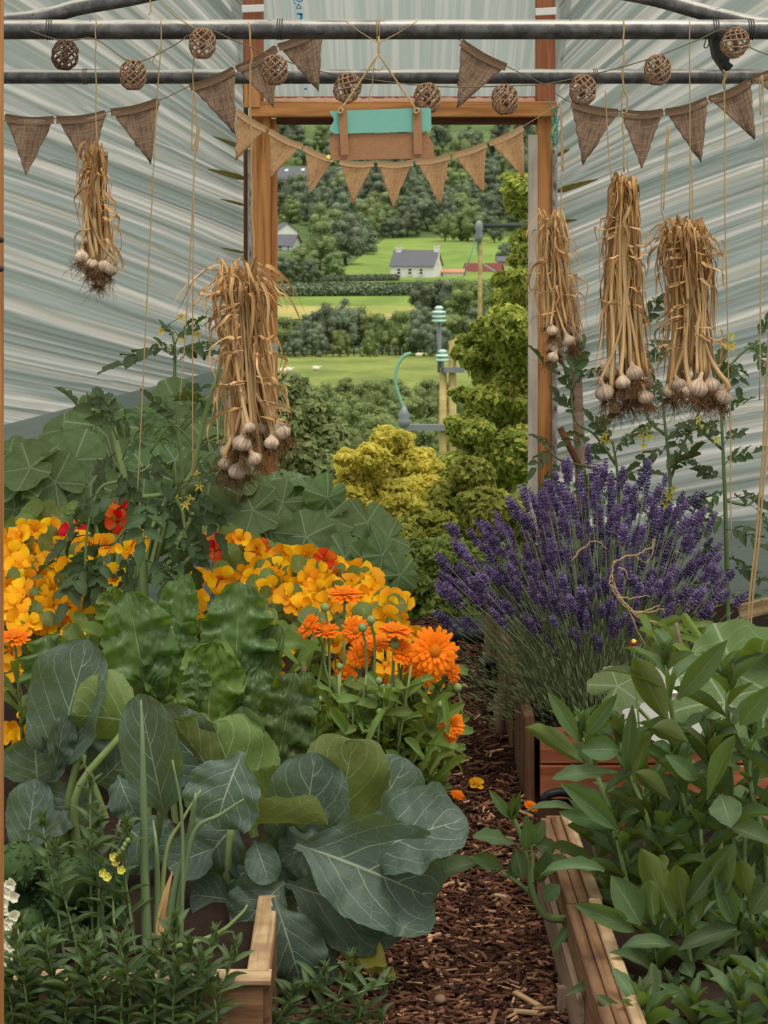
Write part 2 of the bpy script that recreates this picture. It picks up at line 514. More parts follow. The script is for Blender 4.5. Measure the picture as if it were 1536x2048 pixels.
def crownmat(name, c1, c2, tr=0.3, ns=0.6):
    t = NT(name)
    r = t.geo('Random Per Island')
    col = t.mix(r, c1, c2)
    n = t.noise(t.obj(), ns, 3)
    col = t.hsv(col, t.math('MULTIPLY_ADD', t.rand(), 0.03, 0.485), 1.0, t.math('MULTIPLY', t.math('MULTIPLY_ADD', n, 0.9, 0.55), t.math('MULTIPLY_ADD', t.rand(), 0.35, 0.82)))
    return t.done(t.mixs(tr, t.bsdf(col, 0.7, 0.15), t.transl(col)))
M['far_tree'] = crownmat('far_foliage', lin('5e6c54'), lin('86937a'), 0.15)  # distance haze put into the far trees' colour, paler and greyer
M['far_tree_light'] = crownmat('far_foliage_light', lin('68794f'), lin('93a26e'), 0.15)
M['mid_tree'] = crownmat('mid_foliage', lin('66774c'), lin('9aa86a'), 0.25)
M['near_green'] = crownmat('near_foliage', lin('7f9442'), lin('c4c862'), 0.4, 2.0)
M['near_yellow'] = crownmat('golden_foliage', lin('c6c24a'), lin('fdf080'), 0.5, 2.0)
M['near_dark'] = crownmat('dark_foliage', lin('64803f'), lin('a4b45a'), 0.4, 2.0)
M['bark'] = plain('bark', lin('6b5d4b'), 0.9, 0.1, 0.3, 4)
def fieldmat(name, c1, c2, sc=0.12):
    t = NT(name)
    p = t.pos()
    n = t.noise(t.scale(p, (1, 0.5, 1)), sc, 5, 0.65)
    n2 = t.noise(p, 1.6, 3)
    col = t.mix(t.sstep(n, 0.35, 0.65), c1, c2)
    col = t.hsv(col, 0.5, 1.0, t.math('MULTIPLY_ADD', n2, 0.4, 0.8))
    return t.done(t.bsdf(col, 0.9, 0.05))
M['field'] = fieldmat('green_field', lin('6f8742'), lin('82984c'))
M['field_rough'] = fieldmat('rough_pasture', lin('6a7a40'), lin('8a9450'), 0.2)
M['field_hay'] = fieldmat('cut_field', lin('86944c'), lin('b0a466'), 0.08)
M['hill'] = fieldmat('hill_ground', lin('4f6238'), lin('66784a'))
M['render'] = plain('white_render', lin('dcdcd8'), 0.85, 0.1, 0.06, 0.6)
M['cream'] = plain('cream_render', lin('cdbfae'), 0.85, 0.1, 0.08, 0.6)
M['slate'] = plain('slate_roof', lin('666770'), 0.7, 0.2, 0.12, 0.8)
M['maroon'] = plain('maroon_roof', lin('7d4444'), 0.75, 0.2, 0.12, 0.4)
M['pinkwall'] = plain('pink_wall', lin('b8978a'), 0.85, 0.1, 0.08, 0.6)
M['terracotta'] = plain('terracotta_edge', lin('c08a70'), 0.8, 0.1, 0.1, 0.6)
M['pane'] = plain('window_glass', lin('3c4248'), 0.15, 0.5, 0.1)
M['skylight'] = plain('skylight_glass', lin('c9d6dc'), 0.2, 0.5, 0.05)
M['insulator'] = plain('glass_insulator', lin('bfe0d6'), 0.15, 0.6, 0.06)
M['wire'] = plain('cable', lin('3a4340'), 0.6, 0.3, 0.1)
M['greenhose'] = plain('green_sleeve', lin('7fb294'), 0.5, 0.3, 0.1)
M['steelarm'] = plain('steel_crossarm', lin('868c92'), 0.5, 0.4, 0.1, 2.0, 0.3)
M['sheep'] = plain('fleece', lin('e0d8c4'), 0.95, 0.05, 0.1)

# ------------------------------------------------------------------ the setting: ground, end wall, door frame, tubes
def ribbon(mb, pts, width, side, twist=0.0, n=6, fold=0.15, taper=True):
    pts = smooth_pts(pts, n)
    m = len(pts)
    vs, uv, fs = [], [], []
    side = Vector(side)
    for i in range(m):
        t = (pts[min(i+1, m-1)] - pts[max(i-1, 0)]).normalized()
        sv = (side - t*side.dot(t)).normalized()
        b = t.cross(sv)
        q = twist*i/(m-1)
        a = sv*math.cos(q) + b*math.sin(q)
        nn = t.cross(a)
        f = i/(m-1)
        ww = width*0.5*((min(1.0, 0.45+f*3) * (1-f**3*0.9)) if taper else 1.0)
        for k in (-1, 0, 1):
            vs.append(pts[i] + a*ww*k + nn*(abs(k)-0.5)*ww*fold*2)
            uv.append(((k+1)/2, f))
    for i in range(m-1):
        for k in range(2):
            fs.append((i*3+k, i*3+k+1, (i+1)*3+k+1, (i+1)*3+k))
    return mb.add(vs, fs, uv)

def ground_z(x, y): return 0.0
fl = MB()
nx, ny = 24, 40
vs = []
for j in range(ny+1):
    for i in range(nx+1):
        x, y = -3 + 6*i/nx, 1.0 + 7.2*j/ny
        vs.append((x, y, 0.012*math.sin(x*7+y*3)*math.cos(y*5)))
fl.add(vs, [(j*(nx+1)+i, j*(nx+1)+i+1, (j+1)*(nx+1)+i+1, (j+1)*(nx+1)+i) for j in range(ny) for i in range(nx)])
tag(fl.build('floor', M['path']), 'dark earth floor of the polytunnel', kind='structure')

def chip_field(name, regions, parent=None):
    mb = MB()
    for (x0, x1, y0, y1, z, n) in regions:
        for k in range(n):
            c = Vector((U(x0, x1), U(y0, y1), z + U(0.0, 0.02)))
            L = U(0.005, 0.024)*(1.7 if rng.random() < 0.06 else 1)
            R = Matrix.Rotation(rng.normal(0, 0.9), 3, 'Z') @ Matrix.Rotation(U(-0.35, 0.35), 3, 'Y') @ Matrix.Rotation(U(-0.5, 0.5), 3, 'X')
            mb.box(c, (L, U(0.0012, 0.0048), U(0.001, 0.0025)), R)
    return mb.build(name, M['chips'], parent, smooth=False)
ch = chip_field('wood_chips', [(-0.24, 0.46, 3.9, 5.2, 0.0, 9500), (-0.24, 0.46, 5.2, 8.1, 0.0, 8500)])
tag(ch, 'brown wood chips mulching the path between the two beds', 'wood chips', kind='stuff')

YW = 7.62
def film_panel(name, side):
    """pleated end-wall film fanning out from the door post; side -1 left, +1 right"""
    x0, w_ = (-0.44, 2.3) if side < 0 else (0.735, 2.2)
    nu, nt = 46, 420
    fold = np.zeros(nt+1)
    r = np.random.default_rng(3 if side < 0 else 5)
    tt = np.linspace(0, 1, nt+1)
    for k, a in ((17, .011), (31, .009), (54, .006), (83, .004), (120, .002)):
        fold += a*np.sin(tt*k*6.28*(1+0.08*np.sin(tt*9+k)) + r.uniform(0, 6.28))
    fold = np.abs(fold)*1.7
    vs, uv = [], []
    for j in range(nt+1):
        t = tt[j]
        z0 = 0.0 + t*2.75                     # height at the post
        sl = 0.02 + 0.42*min(1, t*1.7) + (0.0 if t < .62 else (t-.62)*3.2)
        for i in range(nu+1):
            u = i/nu
            d = u*w_
            z = z0 + d*sl*(1-0.12*u) + 0.012*math.sin(u*6+t*25)
            amp = 1.0 if u > .02 else u/.02
            amp *= (1.1-0.45*u)
            jj = min(nt, max(0, j + int(3*math.sin(u*5+t*18))))
            vs.append((x0+side*d, YW - float(fold[jj])*amp, z))
            uv.append((u, t))
    f = [(j*(nu+1)+i, j*(nu+1)+i+1, (j+1)*(nu+1)+i+1, (j+1)*(nu+1)+i) for j in range(nt) for i in range(nu)]
    mb = MB().add(vs, f, uv)
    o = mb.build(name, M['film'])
    tag(o, 'pleated polythene end wall gathered at the door post', kind='structure')
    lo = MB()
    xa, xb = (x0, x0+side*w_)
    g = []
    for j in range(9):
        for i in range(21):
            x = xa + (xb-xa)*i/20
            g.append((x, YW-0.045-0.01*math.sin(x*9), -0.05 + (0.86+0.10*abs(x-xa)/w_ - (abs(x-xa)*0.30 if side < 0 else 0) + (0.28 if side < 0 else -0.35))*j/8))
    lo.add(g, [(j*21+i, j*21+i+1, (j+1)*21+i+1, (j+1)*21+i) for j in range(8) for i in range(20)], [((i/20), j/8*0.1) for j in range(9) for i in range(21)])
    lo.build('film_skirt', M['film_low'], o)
    return o
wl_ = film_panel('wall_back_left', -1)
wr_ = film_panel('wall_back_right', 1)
# film over the door, falling in soft vertical pleats
mb = MB()
vs, uv = [], []
nu, nv = 160, 14
for j in range(nv+1):
    for i in range(nu+1):
        a, b = i/nu, j/nv
        x = -0.44 + 1.18*a + (a-0.5)*0.25*b
        y = YW - 0.008*abs(math.sin(a*38+1.3*math.sin(a*11))) - 0.006*abs(math.sin(a*71+b))
        vs.append((x, y, 2.03 + b*0.9))
        uv.append((b, a*0.8))
mb.add(vs, [(j*(nu+1)+i, j*(nu+1)+i+1, (j+1)*(nu+1)+i+1, (j+1)*(nu+1)+i) for j in range(nv) for i in range(nu)], uv)
wt_ = tag(mb.build('wall_back_top', M['film_flat']), 'polythene panel above the door', kind='structure')
# blue printing on that film
pr = MB()
def stroke(pts, wpx, Y=YW-0.03):
    q = [P(x, y, Y) for x, y in pts]
    for a, b in zip(q[:-1], q[1:]):
        d = (b-a).normalized(); n = Vector((-d.z, 0, d.x))*(wpx*Y/F/2)
        pr.add([a-n, b-n, b+n, a+n], [(0, 1, 2, 3)])
stroke([(593, 17), (603, 17), (597, 8), (593, 17)], 2.2)
stroke([(594, -6), (594, 1), (599, 4), (605, 1), (605, -6)], 2.5)
stroke([(588, -6), (588, 7), (593, 8)], 1.6)
stroke([(594, 28), (604.5, 28)], 4.5)
stroke([(603, 28), (602, 39)], 5.5)
stroke([(608, 178), (614, 178)], 4)
pr.build('blue_print', M['blue_ink'], wt_, smooth=False)

# moss in the deeper pleats beside the posts
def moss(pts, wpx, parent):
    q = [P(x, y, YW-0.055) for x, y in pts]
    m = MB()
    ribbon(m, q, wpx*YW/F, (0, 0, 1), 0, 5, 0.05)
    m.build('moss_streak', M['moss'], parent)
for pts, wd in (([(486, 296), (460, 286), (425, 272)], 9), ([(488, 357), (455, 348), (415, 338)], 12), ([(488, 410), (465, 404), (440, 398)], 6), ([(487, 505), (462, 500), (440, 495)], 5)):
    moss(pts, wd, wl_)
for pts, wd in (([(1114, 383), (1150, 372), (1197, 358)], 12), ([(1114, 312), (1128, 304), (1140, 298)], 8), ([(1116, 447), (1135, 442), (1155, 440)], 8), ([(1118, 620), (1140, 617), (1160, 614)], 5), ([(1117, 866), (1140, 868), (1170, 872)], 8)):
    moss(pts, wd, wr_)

def plank(name, a, b, wid, thk, m, parent=None, up=(0, -1, 0), bev=0.003):
    """timber from a to b; 'thk' measured along 'up', 'wid' across; local x runs along the grain"""
    a, b = Vector(a), Vector(b)
    d = b - a
    L = d.length
    d.normalize()
    n = Vector(up); n = (n - d*n.dot(d)).normalized()
    s = n.cross(d)
    R = Matrix((d, s, n)).transposed().to_4x4()
    h = (L/2, wid/2, thk/2)
    e = min(bev, wid*0.2, thk*0.2)
    vs, fs = [], []
    for sx_ in (-1, 1):
        for (y, z) in ((-h[1]+e, -h[2]), (h[1]-e, -h[2]), (h[1], -h[2]+e), (h[1], h[2]-e), (h[1]-e, h[2]), (-h[1]+e, h[2]), (-h[1], h[2]-e), (-h[1], -h[2]+e)):
            vs.append((sx_*h[0], y, z))
    fs = [(k, (k+1) % 8, 8+(k+1) % 8, 8+k) for k in range(8)] + [tuple(range(7, -1, -1)), tuple(range(8, 16))]
    mb = MB().add(vs, fs)
    return mb.build(name, m, parent, Matrix.Translation((a+b)/2) @ R, smooth=False)

dr = empty('door_1', (0.155, 7.6, 0), 'open doorway framed in orange-brown timber in the end wall', kind='structure')
def xw(px, Y=7.6): return (px - VX)*Y/F
def zw(py, Y=7.6): return EYE - (py - VY)*Y/F
def vpost(name, p0, p1, y0, y1, m, Y, thk):
    return plank(name, (xw((p0+p1)/2, Y), Y+thk/2, zw(y1, Y)), (xw((p0+p1)/2, Y), Y+thk/2, zw(y0, Y)), (p1-p0)*Y/F, thk, m, dr)
vpost('door_post', 503, 541, 205, 1310, M['pine'], 7.52, 0.09)
vpost('door_stop', 541, 554, 238, 1310, M['pine'], 7.54, 0.06)
vpost('edge_batten', 487, 495, 170, 1310, M['pine_dark'], 7.53, 0.04)
vpost('door_post', 1075, 1104, 235, 1310, M['pine'], 7.52, 0.09)
vpost('grey_board', 1057, 1076, 270, 1310, M['board_grey'], 7.50, 0.03)
vpost('upper_stud', 486, 526, -60, 205, M['pine_red'], 7.54, 0.06)
vpost('upper_stud', 1073, 1111, -60, 204, M['pine_red'], 7.54, 0.06)
plank('lintel', P(500, 219, 7.50), P(1112, 219, 7.50), 31*7.5/F, 0.07, M['pine'], dr)
plank('lintel_back', P(545, 204, 7.56), P(1085, 204, 7.56), 22*7.5/F, 0.03, M['pine_red'], dr)
plank('door_head', P(553, 241, 7.57), P(1077, 241, 7.57), 16*7.5/F, 0.06, M['pine_dark'], dr)
plank('stub_post', P(505, 160, 7.48), P(505, 215, 7.48), 32*7.5/F, 0.05, M['pine'], dr)
for xa_, xb_, yt_ in ((484, 528, 18), (1071, 1113, 24)):
    plank('film_strip', P(xa_, yt_, 7.5), P(xb_, yt_-2, 7.5), 15*7.5/F, 0.01, M['white'], dr)
for (xa, xb, y0, y1) in ((495, 505, 300, 1300), (1104, 1115, 300, 1300)):
    m = MB()
    prev = None
    vs, fs = [], []
    n = 110
    for i in range(n+1):
        y = y0 + (y1-y0)*i/n
        for k in range(5):
            vs.append(P(xa+(xb-xa)*k/4, y, 7.52 - (0.0 if k in (0, 4) else U(0.0, 0.03))))
    fs = [(i*5+k, i*5+k+1, (i+1)*5+k+1, (i+1)*5+k) for i in range(n) for k in range(4)]
    m.add(vs, fs).build('gathered_film', M['crinkle'], dr)
m = MB()   # film bunched along the lintel
vs = []
for i in range(81):
    for k in range(4):
        vs.append(P(530+540*i/80, 207 - k*3.2 - (0 if k == 0 else U(0, 3.5)), 7.49 + k*0.012))
m.add(vs, [(i*4+k, (i+1)*4+k, (i+1)*4+k+1, i*4+k+1) for i in range(80) for k in range(3)]).build('gathered_film', plain('pinkish_film', lin('b98d78'), 0.4, 0.4, 0.35, 30), dr)
hg = MB(); hg.box(P(546, 700, 7.5), (0.018, 0.012, 0.026)); hg.box(P(546, 692, 7.49), (0.02, 0.008, 0.005)); hg.box(P(546, 706, 7.49), (0.02, 0.008, 0.005))
hg.build('hinge', M['metal'], dr, smooth=False)
tf = MB()
for k in range(26):
    a = P(1108+U(-6, 6), 222+U(-18, 55), 7.45+U(-.02, .02))
    tf.tube(smooth_pts([a, a+rvec(.012), a+Vector((U(-.01, .01), 0, -U(.02, .05)))], 3), 0.0013, 4)
tag(tf.build('twine_tangle', M['tealfib']), 'frayed teal twine knotted on the right door post under the lintel', 'twine')

# steel tubes
YB, YR = 5.13, 6.83
def bar(name, py, Y, r, label):
    t = empty(name, (0, Y, zw(py, Y)), label, 'tube')
    m = MB()
    m.tube([(-2.2 + i*0.25, Y, zw(py, Y)) for i in range(19)], r, 16)
    m.build('tube', M['galv'], t)
    return t
fb = bar('crossbar_tube', 59, YB, 0.0255, 'thick grey galvanised tube spanning the tunnel, nearest and topmost')
rb = bar('crossbar_tube', 153, YR, 0.0255, 'thinner-looking grey tube spanning behind the front one, above the door')
for o, xs, Y, py in ((fb, (100, 560, 1430, 1500), YB, 59), (rb, (170, 1190,), YR, 153)):
    for x in xs:
        m = MB()
        c = P(x, py, Y)
        for q in (-.006, .0, .006):
            m.tube([c + Vector((q, 0.027*math.cos(a), 0.027*math.sin(a))) for a in np.linspace(0, 6.28, 13)], 0.0014, 5, False)
        m.build('wire_wrap', M['wire'] if o is fb else M['cord'], o)
def brace(p, label):
    m = MB(); m.tube(smooth_pts(p, 6), 0.0215, 14)
    return tag(m.build('hoop_brace', M['galv']), label, 'tube')
YC = 5.2
brace([P(-120, 52, YC), P(70, 36, YC), P(160, 14, YC), P(270, -6, YC), P(420, -40, YC), P(620, -70, YC)], 'grey curved tube rising from the front bar at the top left corner')
brace([P(1640, 66, YC), P(1520, 50, YC), P(1420, 28, YC), P(1310, -3, YC), P(1200, -24, YC), P(960, -66, YC)], 'grey curved tube rising from the front bar at the top right corner')
# roof film over the last bay
for sgn, nm in ((-1, 'roof_left'), (1, 'roof_right')):
    vs, uv = [], []
    for j in range(33):
        for i in range(25):
            a = i/24
            x = 0.15 + sgn*(0.05 + 2.75*math.sin(a*1.45))
            z = 0.7 + 2.55*math.cos(a*1.45)**0.9 if a < 1 else 0.7
            y = 5.15 + (YW-5.15)*j/32
            vs.append((x, y, z + 0.012*math.sin(j*2.2+a*5))); uv.append((j/32, a*1.2))
    o = MB().add(vs, [(j*25+i, j*25+i+1, (j+1)*25+i+1, (j+1)*25+i) for j in range(32) for i in range(24)], uv).build(nm, M['film_roof'])
    tag(o, 'translucent polythene roof of the tunnel', kind='structure')
# timber jamb of the near doorway, at the left edge
tag(plank('door_jamb', P(-16, 2200, 3.2), P(-16, -200, 3.2), 0.030, 0.05, M['pine']), 'strip of brown timber jamb running up the left edge, nearest of all', 'door jamb')
jb = C.objects[-1]
for y_ in (480, 538):
    m = MB(); m.lathe([(.0005, 0), (.004, .001), (.005, .004), (.003, .007)], 8, Matrix.Translation(P(3, y_, 3.175)) @ Matrix.Rotation(1.57, 4, 'X')); m.build('bolt_head', M['black'], jb)

# ------------------------------------------------------------------ raised beds
lb = empty('raised_bed', (-0.9, 5.6, 0), 'long left raised bed edged with pale sawn timber, full of cabbages and flowers', 'raised bed')
HB = 0.21
plank('side_board', (-0.185, 3.78, HB/2), (-0.185, 4.55, HB/2), 0.024, HB, M['bed_wood'], lb, up=(0, 0, 1))
plank('cap_board', (-0.196, 3.78, HB+0.006), (-0.196, 4.55, HB+0.006), 0.042, 0.012, M['bed_top'], lb, up=(0, 0, 1))
plank('side_board', (-0.185, 4.56, HB/2), (-0.185, 7.3, HB/2), 0.024, HB, M['bed_wood'], lb, up=(0, 0, 1))
plank('end_board', (-0.185, 3.76, HB/2), (-1.6, 3.76, HB/2), 0.024, HB, M['bed_wood'], lb, up=(0, 0, 1))
plank('cap_board', (-0.17, 3.765, HB+0.005), (-1.6, 3.765, HB+0.005), 0.055, 0.012, M['bed_top'], lb, up=(0, 0, 1))
def soil(parent, x0, x1, y0, y1, z):
    n1, n2 = 26, 40
    vs = [(x0+(x1-x0)*i/n1, y0+(y1-y0)*j/n2, z+U(-.015, .015)) for j in range(n2+1) for i in range(n1+1)]
    MB().add(vs, [(j*(n1+1)+i, j*(n1+1)+i+1, (j+1)*(n1+1)+i+1, (j+1)*(n1+1)+i) for j in range(n2) for i in range(n1)]).build('soil', M['soil'], parent)
soil(lb, -1.75, -0.2, 3.78, 7.5, 0.17)
rbd = empty('raised_bed', (1.0, 4.4, 0), 'near right raised bed with a split, doubled timber edge', 'raised bed')
HR = 0.185
for a, b in ((3.55, 4.25), (4.258, 4.86)):
    plank('side_board', (0.450, a, HR/2), (0.446, b, HR/2), 0.024, HR, M['bed_wood'], rbd, up=(0, 0, 1))
    plank('inner_board', (0.475, a, HR/2+.003), (0.471, b, HR/2+.003), 0.024, HR, M['bed_wood'], rbd, up=(0, 0, 1))
    plank('cap_board', (0.500, a, HR+.006), (0.496, b, HR+.006), 0.026, 0.016, M['bed_top'], rbd, up=(0, 0, 1))
plank('edge_board', (0.428, 3.9, 0.06), (0.428, 4.8, 0.06), 0.014, 0.12, M['stick'], rbd, up=(0, 0, 1))
plank('peg', (0.424, 4.12, -.02), (0.426, 4.12, 0.06), 0.045, 0.02, M['stick'], rbd, up=(0, -1, 0))
plank('end_board', (0.45, 4.87, HR/2), (1.9, 4.87, HR/2), 0.024, HR, M['bed_wood'], rbd, up=(0, 0, 1))
soil(rbd, 0.48, 1.9, 3.5, 4.86, 0.15)
fbd = empty('raised_bed', (1.1, 6.4, 0), 'far right raised bed with a red-brown end board, holding the lavender', 'raised bed')
plank('end_board', (0.50, 5.60, 0.165), (1.90, 5.60, 0.165), 0.095, 0.03, M['bed_end'], fbd)
plank('end_board', (0.50, 5.60, 0.065), (1.90, 5.60, 0.065), 0.095, 0.03, M['bed_end'], fbd)
yy = 5.62
k = 0
while yy < 7.4:
    wd = U(0.13, 0.24)
    plank('stave', (0.475+U(-.008, .008)+0.012*k*0, yy+wd/2, -0.02), (0.475+U(-.008, .008), yy+wd/2, 0.255+U(-.02, .02)), wd-0.008, 0.028, M['bed_wood'], fbd, up=(-1, 0, 0))
    yy += wd; k += 1
soil(fbd, 0.5, 1.9, 5.63, 7.55, 0.19)
ch = chip_field('bark_mulch', [(1.02, 1.35, 5.7, 6.6, 0.20, 500)])
tag(ch, 'coarse bark mulch on the far right bed behind the tomato stem', 'bark', kind='stuff')
plank('plank_offcut', P(1478, 1225, 6.6), P(1560, 1205, 6.6), 0.05, 0.03, M['bed_top'])
tag(C.objects[-1], 'pale timber offcut lying on the far right bed behind the thick twine', 'offcut')
mb = MB(); mb.tube([P(1000, 1390, 6.35), P(998, 1440, 6.35), P(1002, 1490, 6.3)], [0.02, 0.018, 0.02], 8)
tag(mb.build('corner_peg', M['stick']), 'short weathered peg at the far bed corner beside the path', 'peg')

# ------------------------------------------------------------------ outside: terrain, fields, trees, houses, poles
PY = [7.0, 12, 20, 40, 100, 150, 200, 260, 310, 330, 520, 800, 1200]
PZ = [-.04, -.6, -2, -5, -9.2, -10.7, -12.1, -12.0, -10.75, -9.1, -4.2, 38, 110]
def tz(Y): return float(np.interp(Y, PY, PZ))
def gy(py, lo=120.0, hi=1100.0):
    f = lambda Y: tz(Y) - (EYE - (py - VY)*Y/F)
    Ys = np.linspace(lo, hi, 1200)
    for a, b in zip(Ys[:-1], Ys[1:]):
        if f(a)*f(b) <= 0: return float(a + (b-a)*abs(f(a))/(abs(f(a))+abs(f(b))+1e-9))
    return float(hi)
hm = MB()
ys = sorted(set(PY + [9, 15, 28, 60, 80, 125, 175, 230, 285, 420, 600, 700]))
xsn = 24
vs = []
for y in ys:
    W_ = 4 + y*0.5
    for i in range(xsn+1):
        vs.append((-W_ + 2*W_*i/xsn, y, tz(y)-0.02))
hm.add(vs, [(j*(xsn+1)+i, j*(xsn+1)+i+1, (j+1)*(xsn+1)+i+1, (j+1)*(xsn+1)+i) for j in range(len(ys)-1) for i in range(xsn)])
hill = tag(hm.build('hillside', M['hill']), 'green valley side rising beyond the door', kind='structure')
def field(name, left, right, m, off=0.12, n=14):
    """left and right edges as lists of photograph points from near to far, laid on the hillside"""
    mb = MB(); vs = []
    def at(e, t):
        q = t*(len(e)-1); i = min(int(q), len(e)-2); f = q-i
        return (e[i][0]+(e[i+1][0]-e[i][0])*f, e[i][1]+(e[i+1][1]-e[i][1])*f)
    for j in range(n+1):
        a, b = at(left, j/n), at(right, j/n)
        for i in range(9):
            x, y = a[0]+(b[0]-a[0])*i/8, a[1]+(b[1]-a[1])*i/8
            Y = gy(y); vs.append((xw(x, Y), Y, tz(Y)+off))
    mb.add(vs, [(j*9+i, j*9+i+1, (j+1)*9+i+1, (j+1)*9+i) for j in range(n) for i in range(8)])
    return mb.build(name, m, hill)
field('pasture', [(380, 790), (380, 704)], [(1200, 800), (1200, 712)], M['field_rough'])
field('cut_field', [(400, 640), (400, 612)], [(840, 640), (840, 612)], M['field_hay'])
field('meadow', [(400, 613), (400, 590)], [(860, 613), (860, 591)], M['field'])
field('hill_meadow', [(640, 566), (665, 556), (700, 530), (770, 478)], [(1100, 566), (1080, 556), (1050, 520), (1030, 474)], M['field'])
field('lane_verge', [(400, 566), (400, 560)], [(1100, 566), (1100, 560)], M['field'])

def crown(seed, lobes, n, size, core=0.72, up=0.3):
    """leaf cards over a set of ellipsoids (centre, radii); returns a mesh builder-free (verts, faces)"""
    r = np.random.default_rng(seed)
    lob = np.array([[*c, *q] for c, q in lobes])
    wgt = (lob[:, 3]*lob[:, 4] + lob[:, 3]*lob[:, 5] + lob[:, 4]*lob[:, 5]); wgt /= wgt.sum()
    k = r.choice(len(lob), n, p=wgt)
    d = r.normal(size=(n, 3)); d /= np.linalg.norm(d, axis=1)[:, None]
    rad = r.uniform(0.72, 1.08, n)[:, None]
    c = lob[k, :3] + d*lob[k, 3:]*rad
    nn = d + r.normal(0, 0.55, (n, 3)) + np.array([0, 0, up]); nn /= np.linalg.norm(nn, axis=1)[:, None]
    a = np.cross(nn, r.normal(size=(n, 3))); a /= np.linalg.norm(a, axis=1)[:, None]
    b = np.cross(nn, a)
    s = (size*r.uniform(0.6, 1.3, n))[:, None]
    p0, p1, p2, p3 = c - a*s, c + b*s*0.55 + nn*s*0.15, c + a*s, c - b*s*0.55 + nn*s*0.15
    v = np.stack([p0, p1, p2, p3], 1).reshape(-1, 3)
    f = np.arange(n*4).reshape(-1, 4)
    vs, fs = [v], [f]
    off = n*4
    if core:
        u = np.linspace(0, 2*np.pi, 9)[:-1]; t = np.linspace(0.15, np.pi-0.15, 6)
        sp = np.array([[np.sin(q)*np.cos(p), np.sin(q)*np.sin(p), np.cos(q)] for q in t for p in u])
        sf = np.array([[i*8+j, i*8+(j+1) % 8, (i+1)*8+(j+1) % 8, (i+1)*8+j] for i in range(5) for j in range(8)])
        for L in lob:
            vs.append(L[:3] + sp*L[3:]*core); fs.append(sf+off); off += len(sp)
    return np.concatenate(vs), np.concatenate(fs)
def np_mesh(name, v, f, m):
    me = bpy.data.meshes.new(name)
    me.vertices.add(len(v)); me.vertices.foreach_set('co', np.asarray(v, dtype=np.float32).ravel())
    me.loops.add(f.size); me.loops.foreach_set('vertex_index', f.astype(np.int32).ravel())
    me.polygons.add(len(f))
    me.polygons.foreach_set('loop_start', np.arange(0, f.size, 4, dtype=np.int32))
    me.polygons.foreach_set('loop_total', np.full(len(f), 4, dtype=np.int32))
    me.update(calc_edges=True)
    me.materials.append(m)
    return me
def tree_lobes(seed, n=20, tall=1.0):
    r = np.random.default_rng(seed)
    L = [((0, 0, .48), (.26, .26, .40))]
    for i in range(n):
        a = r.uniform(0, 6.28); z = r.uniform(.10, .86); q = .30*math.sin(min(1, (1.02-z)*1.6)*1.57)
        s = r.uniform(.08, .16)
        L.append(((math.cos(a)*q, math.sin(a)*q, z), (s, s, s*r.uniform(.8, 1.1))))
    return L
TREES = {}
for mk in ('far_tree', 'far_tree_light', 'mid_tree'):
    TREES[mk] = [np_mesh('crown', *crown(20+i, tree_lobes(40+i), 2600, 0.021), M[mk]) for i in range(4)]
tk = MB(); tk.tube([(0, 0, -.03), (0.005, 0, .2), (-.005, 0.004, .45)], [0.03, 0.024, 0.014], 6)
TRUNK = tk.mesh('trunk', M['bark'])
TG = {}
def tree(px, py, hpx, mk, label, group, Y=None, wide=1.0):
    Y = Y or gy(py)
    h = hpx*Y/F
    z = EYE - (py-VY)*Y/F
    e = empty('tree', (xw(px, Y), Y, z), label, 'tree', group)
    TG.setdefault(group, []).append((px, e))
    me = TREES[mk][int(rng.integers(4))]
    R = Matrix.Translation((xw(px, Y), Y, z)) @ Matrix.Rotation(U(0, 6.28), 4, 'Z') @ Matrix.Diagonal((h*wide, h*wide, h, 1))
    inst('crown', me, e, R); inst('trunk', TRUNK, e, R)
g = 'trees of the wood on the far hillside'
for row, py in enumerate((300, 325, 350, 376, 402, 428, 450, 470)):
    for px in np.arange(545, 1075, 50 if row < 5 else 44):
        x, y = px + U(-18, 18) + (row % 2)*22, py + U(-9, 9)
        if row >= 6 and x < 760: continue
        if 545 < x < 705 and 335 < y < 415 and row in (2, 3): continue
        tree(x, y + 8, U(52, 84), 'far_tree' if rng.random() < .68 else 'far_tree_light', 'hazy green tree in the wood covering the far hillside', g, wide=U(.9, 1.3))
g = 'trees between the white cottage and the slate-roofed houses'
for (x, y, h) in ((600, 412, 70), (650, 412, 78), (690, 420, 80), (580, 445, 60), (625, 452, 62), (700, 470, 90), (655, 500, 100), (735, 478, 90), (760, 470, 70), (640, 540, 105), (690, 530, 110), (600, 560, 70), (665, 556, 55), (720, 510, 80), (570, 566, 60), (620, 566, 50)):
    tree(x, y, h, 'far_tree_light' if rng.random() < .55 else 'far_tree', 'grey-green tree on the slope left of the white cottage', g, wide=U(.95, 1.3))
g = 'trees in the hedgerow below the hay field'
for (x, y, h) in ((575, 712, 85), (612, 712, 92), (650, 710, 110), (692, 708, 122), (730, 708, 100), (765, 710, 92), (800, 712, 98), (590, 716, 60), (635, 716, 60), (680, 716, 62), (740, 716, 60), (840, 714, 80), (880, 716, 70)):
    tree(x, y, h, 'far_tree' if rng.random() < .6 else 'mid_tree', 'dark round tree in the hedgerow under the hay field', g, wide=U(.85, 1.15))
g = 'trees below the white cottage'
for (x, y, h) in ((850, 640, 85), (890, 640, 90), (930, 650, 100), (975, 650, 100), (1015, 660, 110), (1050, 650, 110), (860, 680, 70), (910, 690, 80), (960, 690, 80), (1010, 700, 80), (835, 665, 60)):
    tree(x, y, h, 'mid_tree' if rng.random() < .5 else 'far_tree', 'olive green tree just below the white cottage', g, wide=U(1.0, 1.3))
